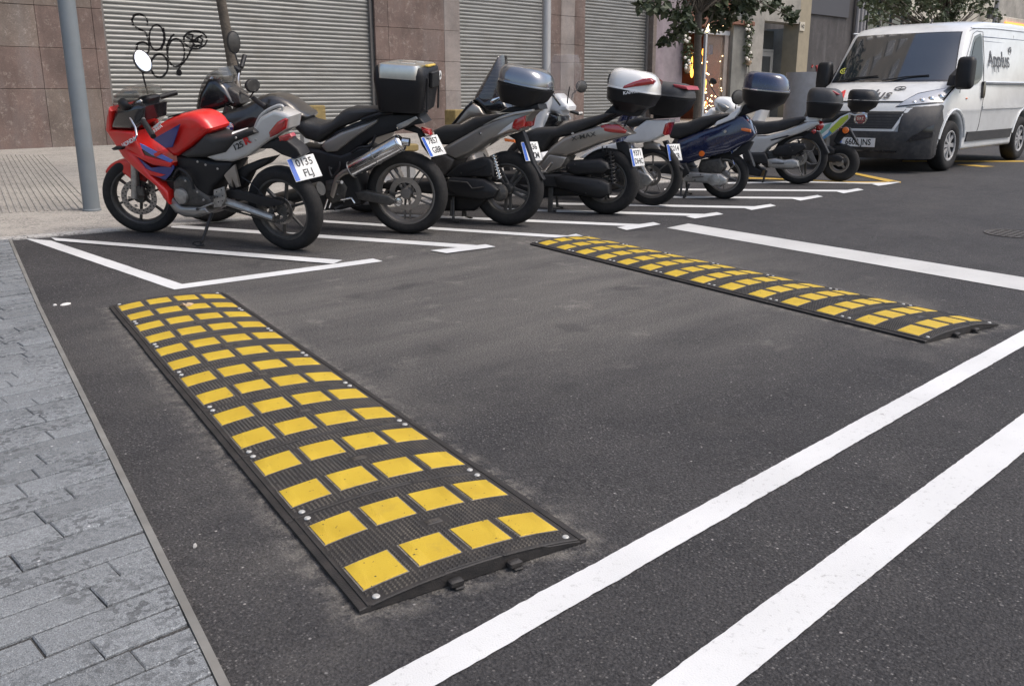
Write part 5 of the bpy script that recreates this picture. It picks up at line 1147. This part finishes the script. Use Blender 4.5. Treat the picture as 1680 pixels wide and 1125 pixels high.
# ---------------------------------------------------------------- 7 silver white scooter
def scooter7():
    b=Bike('scooter','silver and white big wheel scooter with white headlamp pod turned left','scooter',(1308,302),18,0)
    b.wheel(0,.315,.09,.24,6,rim=RIMG,disc=.09,sw=.02,curve=2)
    front_end(b,1.3,.30,WHP,fz=.86)
    b.S('body_panel',SILP,6,[(160,680),(215,640),(225,600),(330,602),(450,572),(560,530),(660,490),(740,480),(750,510),(600,580),(480,620),(400,665),(340,700),(290,770),(210,785),(175,740)],.13,.025,wf=lambda x,z:1 if x>.2 else max(.5,1+(x-.2)*.6))
    b.S('panel_slot',BLK,6,[(360,632),(500,595),(520,604),(370,642)],.133,.006)
    b.S('seat',SEAT,6,[(190,510),(215,482),(300,492),(420,480),(520,455),(620,448),(650,470),(560,520),(450,562),(320,592),(235,596),(205,560)],.13,.04,smo=1)
    b.S('rack_base',WHP,6,[(630,490),(650,450),(680,430),(760,465),(730,490)],.09,.01)
    MB().ball(b.p(6,755,520,.0),.05,.06,.06).build('tail_light',REDL,b.root,local=True)
    MB().ball(b.p(6,710,565,.1),.028,.02,.028).build('rear_indicator',REDL,b.root,local=True)
    b.S('rear_fender',BLK,6,[(640,600),(700,560),(750,570),(830,740),(800,750),(770,690),(700,640),(600,620)],.05,.01)
    b.S('air_filter_box',BLK,6,[(370,720),(430,680),(540,655),(640,660),(650,700),(560,760),(450,770),(380,760)],.05,.03,yc=.11,smo=1)
    b.S('transmission_cover',ALU,6,[(330,790),(400,780),(470,795),(540,785),(585,800),(590,850),(540,872),(460,868),(400,862),(340,852)],.045,.03,yc=.13,smo=1)
    bolts(b,6,[(400,700),(520,690),(540,720),(350,810),(560,825)],.165,.007,DALU); b.T('trans_slot',INK,[(6,375,822,.176),(6,470,822,.176)],.006)
    b.S('engine',ENG,6,[(300,740),(360,720),(420,760),(400,850),(330,860),(290,830)],.10,.02)
    b.S('floor_side',BLK,6,[(110,850),(170,700),(240,850),(300,880),(280,930),(120,900)],.12,.02)
    b.T('floor_trim',ALU,[(6,160,700,.13),(6,238,848,.13)],.006)
    springs(b,6,(590,640),(610,760),.1,.03,BLK,7)
    b.T('centre_stand',BLK,[(6,330,880,.12),(6,295,985,.16),(6,380,1005,.17)],.014)
    M,K=b.case(6,798,338,.40,.40,.34,2,mat('matt_lid',(.03,.03,.03),.45,dirt=.3,dc=(.1,.09,.09),vs=6),ex=3,split=.5,base=.75)
    b.S('case_patch',mat('faded_red',(.32,.04,.05),.45),6,[(825,245),(870,240),(920,270),(900,275)],.155,.01,yo=.12,parent=K)
    # headlamp pod, mirrors
    b.S('headlamp_cowl',WHP,11,[(290,640),(330,575),(400,550),(510,560),(580,600),(620,680),(615,750),(560,800),(470,805),(380,790),(320,720)],.13,.07,yo=.06,smo=2)
    b.S('headlamp_lens',mat('lamp_glass',(.20,.20,.19),.08,.3,coat=1),11,[(330,640),(370,640),(460,670),(525,720),(490,755),(440,795),(390,780),(335,705)],.10,.03,yo=.17,yc=.06)
    mirror(b,11,285,315,-.35,.07,.045,[(11,215,310,-.36),(11,265,430,-.3),(11,350,560,-.15)],yaw=40,tilt=40,glass=True)
    mirror(b,11,660,560,.34,.10,.085,[(11,640,640,.3),(11,620,740,.2)],yaw=-30,tilt=0)
    b.S('leg_shield_top',WHP,11,[(500,900),(600,780),(650,700),(720,690),(680,790),(600,900)],.16,.03,yo=.12)
    b.plate(6,430,400,.01,.01,20,(),yo=0) if False else None
# ---------------------------------------------------------------- 8 small scooter with green stripes
def scooter8():
    b=Bike('scooter','small scooter with lime and blue stripes and fat rear tyre nearest the van','scooter',(1374,298),18,0)
    b.wheel(0,.235,.13,.115,3,rim=CHAMP,disc=0,sw=.05,hub=.045)
    front_end(b,1.2,.22,WHP)
    p=b.S('body_panel',WHP,13,[(145,600),(170,560),(280,550),(345,515),(380,455),(480,445),(560,380),(650,340),(635,400),(560,480),(470,560),(380,625),(340,640),(280,625)],.11,.02)
    G1=mat('lime_stripe',(.42,.50,.06),.35,coat=.5); G2=mat('blue_stripe',(.10,.25,.42),.35,coat=.5); G3=mat('teal_stripe',(.22,.40,.34),.35,coat=.5)
    b.D('lime_stripe',G1,13,[(440,520),(560,400),(635,362),(636,402),(560,480),(470,555)],.112,.006,p)
    b.D('blue_stripe',G2,13,[(345,615),(430,550),(440,520),(470,555),(375,625)],.112,.006,p)
    b.D('teal_stripe',G3,13,[(340,545),(400,470),(470,447),(440,500),(345,580)],.112,.006,p)
    b.S('seat',SEAT,13,[(340,440),(400,400),(480,350),(560,340),(640,338),(560,385),(480,440),(380,450)],.11,.03,smo=1)
    b.T('rack_rail',WHP,[(13,640,350,.08),(13,700,368,.08),(13,830,356,.08)],.01)
    b.case(13,790,222,.36,.36,.27,0,CASE,ex=2.8,split=.52,base=.62)
    b.S('rear_fender',BLK,13,[(480,640),(520,560),(560,500),(650,500),(750,680),(738,688),(640,560),(580,600),(540,650),(640,700),(520,670)],.05,.01)
    MB().lathe([(0,0),(.04,0),(.036,.012),(0,.014)],16,TR(b.p(13,608,525,.09))@RX(-PI/2)).build('round_reflector',ORNG,b.root,local=True)
    MB().ball(b.p(13,560,520,.0),.03,.05,.03).build('tail_light',REDL,b.root,local=True)
    springs(b,13,(420,600),(415,700),.09,.028,ALU,8)
    b.S('transmission_cover',BLK,13,[(430,775),(540,775),(590,810),(560,850),(440,850),(400,830)],.04,.02,yc=.11)
    b.S('chain_cover',BLK,13,[(350,700),(440,690),(500,720),(480,770),(380,780)],.05,.02,yc=.10)
    b.plate(13,690,590,.2,.16,22,(),size=.06,yo=-.06) if False else None
    stand(b,.42)
red_bike(); touring_bike(); scooter3(); scooter4(); scooter5(); scooter6(); scooter7(); scooter8()
# ================================================================ white delivery van
def van():
    X0,YC,W=12.74,6.02,1.0
    g=Vector((X0,YC,0)); v=thing('delivery_van','white delivery van with dark grey bumper parked facing the scooters','van',g)
    VW=mat('van_white',(.60,.605,.59),.3,coat=.6,var=.07,vs=2,dirt=.3,dc=(.33,.32,.29))
    BUM=mat('bumper_grey',(.024,.024,.026),.55,dirt=.3,vs=5,bump=.1,bs=200)
    front=[(.06,.24),(.0,.42),(.0,.60),(.05,.78),(.12,.90),(.20,1.0),(.42,1.12),(.74,1.24),(.80,1.27),(1.08,1.62),(1.34,1.93),(1.42,1.995),(1.62,2.08),(2.1,2.145),(3.2,2.17),(4.5,2.16),(4.90,2.10)]
    def pu(z):
        for (a,b_),(c_,d_) in zip(front[1:11],front[2:12]):
            if b_<=z<=d_: return a+(c_-a)*(z-b_)/(d_-b_)
        return front[1][0] if z<.5 else 1.4
    def yw(z): return 1-.12*ss(1.05,2.1,z)-.02*ss(.7,.3,z)
    def de(x,y,z):
        q=min(1.0,abs(y)/W); f=1-ss(.1,2.3,x)
        if z<.86 and x>.13: q=1.0
        return (x+f*(.22*q**2.2+.13*q**7),y*yw(z),z-.035*q**4*ss(1.9,2.1,z))
    R1=.36; fw,rw=.95,3.95
    def inv(xt):
        x=xt
        for _ in range(30): x=xt-.35*(1-ss(.1,2.3,x))
        return x
    def arch(cx,r=.43,n=9): return [(inv(cx-r*math.cos(PI*k/n)),.30+ (r+.07)*math.sin(PI*k/n)) for k in range(n+1)]
    top=[p for p in front[2:]]
    side=[(.10,.30)]+[(0.0,.42)]+top+[(4.96,1.6),(4.96,.45),(4.93,.34),(rw+.5,.31)]+[(rw+.43,.31)]+arch(rw)[::-1][1:]+[(rw-.45,.28),(inv(fw+.45),.28)]+arch(fw)[::-1][:-1]+[(inv(fw-.46),.28)]
    body=MB().slab(side,W,.05,0,deform=lambda x,y,z:de(x,y,z),steps=3,mid=22).build('body',VW,v,local=True,smooth=32)
    # patches laid on the nose: corners given as (across,height)
    def nose(name,mt,q,off=.008,n=10,mm=8,parent=None,th=.006):
        a,b_,c_,d_=[Vector((*p_,0)) for p_ in q]; vv=[];ff=[]
        for i in range(n+1):
            for j in range(mm+1):
                p_=a.lerp(b_,i/n).lerp(d_.lerp(c_,i/n),j/mm); y,z=p_.x*W,p_.y
                x,yy,zz=de(pu(z),y,z); dz=.02; x2,_,_=de(pu(z+dz),y,z+dz); sl=Vector((-(dz),0,x2-x)).normalized() if True else 0
                x3,y3,_=de(pu(z),y+.02,z); tan=Vector((x3-x,y3-yy,0)).normalized(); up=Vector((x2-x,0,dz)).normalized(); nn=up.cross(tan); nn=nn if nn.x<0 else -nn
                vv.append(Vector((x,yy,zz))+nn*off)
        for i in range(n):
            for j in range(mm): k=i*(mm+1)+j; ff.append((k,k+1,k+mm+2,k+mm+1))
        return MB().add(vv,ff).build(name,mt,parent or v,local=True,smooth=60)
    WG=mat('windscreen_glass',(.02,.025,.03),.03,coat=1,spec=1.0)
    wsb,wst=1.275,1.94
    nose('windscreen_seal',GBLK,[(-.93,wsb-.02),(.93,wsb-.02),(.89,wst+.02),(-.89,wst+.02)],.006,24,16)
    wsg=nose('windscreen',WG,[(-.915,wsb),(.915,wsb),(.875,wst),(-.875,wst)],.012,24,16)
    nose('hood_gap',BLK,[(-.80,.965),(.80,.965),(.80,.985),(-.80,.985)],.006,16,1)
    G=nose('grille',mat('grille_black',(.02,.02,.02),.5),[(-.50,.60),(.50,.60),(.63,.84),(-.63,.84)],.014,16,4)
    for k in range(6):
        z=.618+k*.037; hw=.50+(z-.60)*.54; nose('grille_bar',BUM,[(-hw,z),(hw,z),(hw+.006,z+.015),(-hw-.006,z+.015)],.032,16,1,G)
    nose('grille_rim',VW,[(-.51,.578),(.51,.578),(.51,.602),(-.51,.602)],.03,16,1); nose('grille_rim',VW,[(-.66,.84),(.66,.84),(.70,.885),(-.70,.885)],.026,16,1)
    for s in(-1,1): nose('grille_rim',VW,[(s*.50,.58),(s*.535,.58),(s*.68,.875),(s*.63,.875)],.03,2,6)
    LG=nose('lower_grille',mat('grille_black'),[(-.55,.50),(.55,.50),(.56,.56),(-.56,.56)],.03,12,2)
    for k in range(9): nose('grille_rib',BUM,[(-.5+k*.125,.50),(-.488+k*.125,.50),(-.488+k*.125,.56),(-.5+k*.125,.56)],.036,1,2,LG)
    # bumper: dark shell, proud of the body, sides to the wheel arch
    def bde(x,y,z):
        q=min(1.0,abs(y)/(W+.015)); f=1-ss(.1,2.3,x); return (x+f*(.22*q**2.2+.13*q**7)-.02,y*yw(z),z)
    for s in(-1,1):
        out=[(.03,.22),(-.02,.40),(-.02,.62),(.02,.76),(.10,.88),(.20,.94),(inv(.52),.86),(inv(.60),.72),(inv(.52),.60),(inv(.49),.45),(inv(.49),.24)]
        MB().slab(out,.21,.03,s*(W+.012-.21),deform=bde,mid=8).build('bumper_corner',BUM,v,local=True,smooth=40)
    MB().slab([(.02,.20),(-.035,.34),(-.035,.53),(-.03,.575),(.05,.575),(.12,.5),(.12,.22)],W+.004,.02,0,deform=bde,mid=20).build('bumper',BUM,v,local=True,smooth=40)
    nose('bumper_slot',GBLK,[(-.6,.29),(.6,.29),(.62,.33),(-.62,.33)],.045,12,1)
    for s in(-1,1):
        h=nose('headlight',mat('lamp_housing',(.42,.43,.44),.12,.35,coat=1),[(s*.49,.915),(s*.97,.975),(s*.985,1.165),(s*.66,1.075)],.014,12,6)
        for y,z,r in((.68,.965,.035),(.76,.99,.045),(.85,1.01,.05),(.93,1.04,.05)):
            x,yy,zz=de(pu(z),s*y*W,z); MB().ball((x+.008,yy,zz),.03,r,r*.9,n=12).build('headlamp_reflector',CHR,h,local=True)
        nose('headlight_rim',GBLK,[(s*.47,.900),(s*.99,.965),(s*1.0,1.18),(s*.65,1.09)],.009,12,6,h)
        nose('fog_recess',GBLK,[(s*.70,.44),(s*.95,.50),(s*.95,.66),(s*.76,.52)],.075,6,3)
    # badge and plate
    x,yy,zz=de(pu(.85),0,.85); M=TR(x-.075,-.06,.745)@RY(-PI/2)
    k=MB().lathe([(0,0),(.10,0),(.10,.012),(.082,.02),(.08,.012),(0,.012)],28,M).build('round_badge',CHR,v,local=True)
    MB().lathe([(0,.013),(.072,.013),(.07,.018),(0,.02)],24,M).build('badge_centre',mat('badge_red',(.22,.02,.03),.3,coat=1),k,local=True)
    MF=Matrix(((0,0,-1,0),(-1,0,0,0),(0,1,0,0),(0,0,0,1)))
    text_mb('FIAT',.06,.002,TR(x-.098,-.06,.745)@MF,bold=.001,sx=.8).build('badge_lettering',CHR,k,local=True,smooth=0)
    M=TR(-.062,-.06,.42)@MF; P_=MB().box((0,0,0),(.54,.125,.006),M).build('number_plate',PLW,v,local=True); MB().box((-.245,0,.004),(.045,.118,.003),M).build('blue_band',PLB,P_,local=True)
    text_mb('6603 JNS',.118,.001,M@TR(.022,0,.0045),bold=.002,sx=.86).build('plate_text',INK,P_,local=True,smooth=0)
    # hood lettering laid on the sloping hood
    def hood_text(txt,size,y,z,mt,sx=1,b_=.002):
        z2=z+.03; a=Vector((pu(z)+.0,0,z)); t_=(Vector((pu(z2),0,z2))-a).normalized(); n_=Vector((-t_.z,0,t_.x)); x,yy,zz=de(pu(z),y,z)
        M=Matrix(((0,t_.x,n_.x,x+n_.x*.012),(-1,0,0,yy),(0,t_.z,n_.z,zz+n_.z*.012),(0,0,0,1)))
        return text_mb(txt,size,.001,M,bold=b_,sx=sx).build('hood_lettering',mt,v,local=True,smooth=0)
    hood_text('A',.33,.44,1.07,RED,.75,.006); hood_text('pplus',.36,-.07,1.07,mat('grey_lettering',(.06,.06,.065),.5),.72,.003)
    hood_text('+',.14,-.37,1.15,MC['grey_lettering'])
    # ring of the emblem
    x,yy,zz=de(pu(1.15),-.37,1.15); MB().tube([(x-.01+math.cos(a*PI/8)*.06*.9,yy+math.sin(a*PI/8)*.075,zz+.012+math.cos(a*PI/8)*.025) for a in range(17)],.007,5).build('hood_lettering',MC['grey_lettering'],v,local=True)
    # near side (and mirrored far side) doors, glass, mouldings
    for s in(-1,1):
        def sp(x,z,o=.004): q=de(inv(x),s*W,z); return Vector((q[0],q[1]+s*o,q[2]))
        def poly(name,mt,pts,o=.006,n=1,parent=None,th=.008):
            z0,z1=min(p[1] for p in pts)+.0005,max(p[1] for p in pts)-.0005; m=MB(); R_=[]; N_=14
            for i in range(N_+1):
                z=z0+(z1-z0)*i/N_; xs=[a[0]+(c_[0]-a[0])*(z-a[1])/(c_[1]-a[1]) for a,c_ in zip(pts,pts[1:]+pts[:1]) if (a[1]-z)*(c_[1]-z)<=0 and a[1]!=c_[1]]
                if not xs: continue
                a,c_=min(xs),max(xs); R_.append([sp(a,z,-th)]+[sp(a+(c_-a)*k/6,z,o) for k in range(7)]+[sp(c_,z,-th)])
            return m.loft(R_,closed=False,cap=False).build(name,mt,parent or v,local=True,smooth=40)
        def line(name,pts,r=.006,mt=GBLK,o=.001): return MB().tube([sp(x,z,o) for x,z in pts],r,6).build(name,mt,v,local=True)
        poly('side_window',GBLK,sm([(1.16,1.30),(1.42,1.62),(1.62,1.88),(1.74,1.935),(1.93,1.92),(1.95,1.60),(1.91,1.38),(1.80,1.26),(1.40,1.18),(1.15,1.19)],3),.006)
        poly('side_window_glass',mat('side_glass',(.02,.024,.024),.1,spec=.35),sm([(1.36,1.34),(1.50,1.62),(1.66,1.84),(1.76,1.89),(1.89,1.88),(1.91,1.60),(1.87,1.40),(1.77,1.29),(1.42,1.25)],3),.011)
        line('door_gap',[(1.04,1.10),(1.10,1.33),(1.36,1.66),(1.58,1.93),(1.72,1.985),(1.97,1.98),(2.0,1.6),(1.99,1.0),(1.94,.62),(1.90,.50)],.006)
        line('door_gap',[(3.30,1.98),(3.30,.5)]); line('door_gap',[(1.96,1.90),(4.9,1.92)],.007); line('roof_gutter',[(1.5,2.03),(2.4,2.07),(4.9,2.09)],.01,VW)
        line('door_gap',[(2.02,1.84),(3.24,1.84)],.004)
        line('rail_slot',[(2.0,1.25),(4.9,1.25)],.016,VW,.004); line('rail_slot',[(2.0,1.222),(4.9,1.222)],.007,GBLK,.0)
        poly('crease_panel',VW,[(1.98,.86),(4.9,.86),(4.9,.905),(1.98,.905)],.018)
        poly('side_moulding',BUM,[(1.48,.40),(3.38,.40),(3.42,.54),(1.50,.54)],.022)
        poly('door_handle',GBLK,sm([(1.88,1.04),(1.96,1.04),(1.97,1.23),(1.90,1.24)],3),.03)
        line('wheel_arch_lip',[(fw-.48*math.cos(PI*k/12),.33+.54*math.sin(PI*k/12)) for k in range(1,12)],.022,VW,.0)
        line('wheel_arch_lip',[(rw-.47*math.cos(PI*k/12),.33+.53*math.sin(PI*k/12)) for k in range(1,12)],.018,VW,.0)
        MB().ball(sp(1.32,1.02),.03,.012,.012).build('side_repeater',ORNG,v,local=True)
        # mirror
        c=Vector((.70 if s<0 else 1.12,s*(W+(.17 if s<0 else .12)),1.375)); K=sub('wing_mirror',v)
        MB().slab(sm([(c.x-.09,c.z-.20),(c.x+.07,c.z-.21),(c.x+.10,c.z-.05),(c.x+.09,c.z+.17),(c.x-.02,c.z+.2),(c.x-.08,c.z+.1)],3),.11,.05,c.y).build('mirror_shell',BLK,K,local=True)
        MB().slab([(c.x-.02,c.z-.18),(c.x+.34,c.z-.16),(c.x+.44,c.z-.02),(c.x+.36,c.z+.10),(c.x+.05,c.z-.04)],.10,.02,c.y-s*.14).build('mirror_arm',BLK,K,local=True)
        # wheels
        for cx in(fw,rw):
            Wh=sub('wheel',v); M=TR(cx,s*(W-.115),R1)@RX(-PI/2*s)
            pr=[(.215,-.09),(.24,-.105),(.30,-.115),(.335,-.10),(.352,-.07),(.36,0)]; pr+= [(a,-h) for a,h in pr[-2::-1]]
            MB().lathe(pr,40,M,close=True).build('tyre',TYRE,Wh,local=True,smooth=50)
            MB().lathe([(0,-.05),(.21,-.05),(.218,.09),(.205,.095),(.19,.05),(.11,.03),(0,.03)],32,M).build('rim',mat('steel_wheel',(.05,.05,.05),.5,.4),Wh,local=True)
            m=MB(); m.lathe([(0,.09),(.045,.088),(.055,.07),(.055,.05)],20,M)
            for k in range(8):
                a=k*PI/4; cc=Vector((math.cos(a),math.sin(a),0)); tt=Vector((-cc.y,cc.x,0))
                m.loft([[cc*r0+tt*w_+Vector((0,0,h)) for w_,h in((-ww,h0-.015),(ww,h0-.015),(ww*.8,h0),(-ww*.8,h0))] for r0,ww,h0 in((.045,.02,.085),(.13,.028,.075),(.198,.038,.082))],M)
            m.lathe([(.19,.078),(.212,.085),(.216,.098),(.20,.1),(.188,.088)],32,M,close=True)
            m.build('wheel_trim',mat('trim_silver',(.30,.30,.30),.5,.1,dirt=.5,vs=12),Wh,local=True)
    def side_text(txt,size,x,z,mt,s=-1,sx=1):
        q=de(x,s*W,z); th=math.atan2(W*(yw(z)-yw(z+.1)),.1); M=TR(q[0],q[1]-.008,q[2])@RX(PI/2-th)
        return text_mb(txt,size,.001,M,bold=.001,sx=sx).build('side_lettering',mt,v,local=True,smooth=0)
    side_text('Applus',.34,2.62,1.58,MC['grey_lettering']); side_text('+',.11,3.11,1.72,MC['grey_lettering'])
    q=de(3.11,-W,1.72); MB().tube([(3.11+.06*math.cos(a*PI/8),q[1]-.006-.012*0,1.725+.06*math.sin(a*PI/8)) for a in range(17)],.006,5).build('side_lettering',MC['grey_lettering'],v,local=True)
    MB().box((2.5,0,.34),(4.4,1.5,.18),ch=.03).build('underbody',mat('underbody',(.02,.02,.02),.8),v,local=True)
    for cx in (fw,rw): MB().box((cx,0,.5),(.9,1.56,.5)).build('wheel_well',MC['underbody'],v,local=True)
    # wipers, sticker and dash paper behind the glass edge
    for y0,y1 in((.75,.12),(.02,-.62)):
        def wp(y,z,o=.03): q=de(pu(z),y,z); return Vector((q[0]-.7*o,q[1],q[2]+.7*o))
        MB().tube([wp(y0,wsb-.02),wp((y0+y1)/2,wsb+.03),wp(y1,wsb+.05)],.010,6).build('wiper',BLK,v,local=True)
    q=Vector(de(pu(1.42),.78,1.42)); n_=Vector((-.76,0,.65)); M=TR(q+n_*.018)@Matrix(((0,.65,-.76,0),(-1,0,0,0),(0,.76,.65,0),(0,0,0,1)))@RZ(RD(20))
    MB().lathe([(.055,0),(.055,.002),(.042,.002),(.042,0)],20,M,close=True).build('windscreen_sticker',mat('sticker_yellow',(.55,.55,.08),.4),v,local=True)
    text_mb('21',.06,.001,M,bold=.001).build('sticker_print',MC['sticker_yellow'],v,local=True,smooth=0)
    MB().tube([(1.5,-.3,2.1),(1.56,-.3,2.16)],.012).build('antenna_base',BLK,v,local=True)
van()
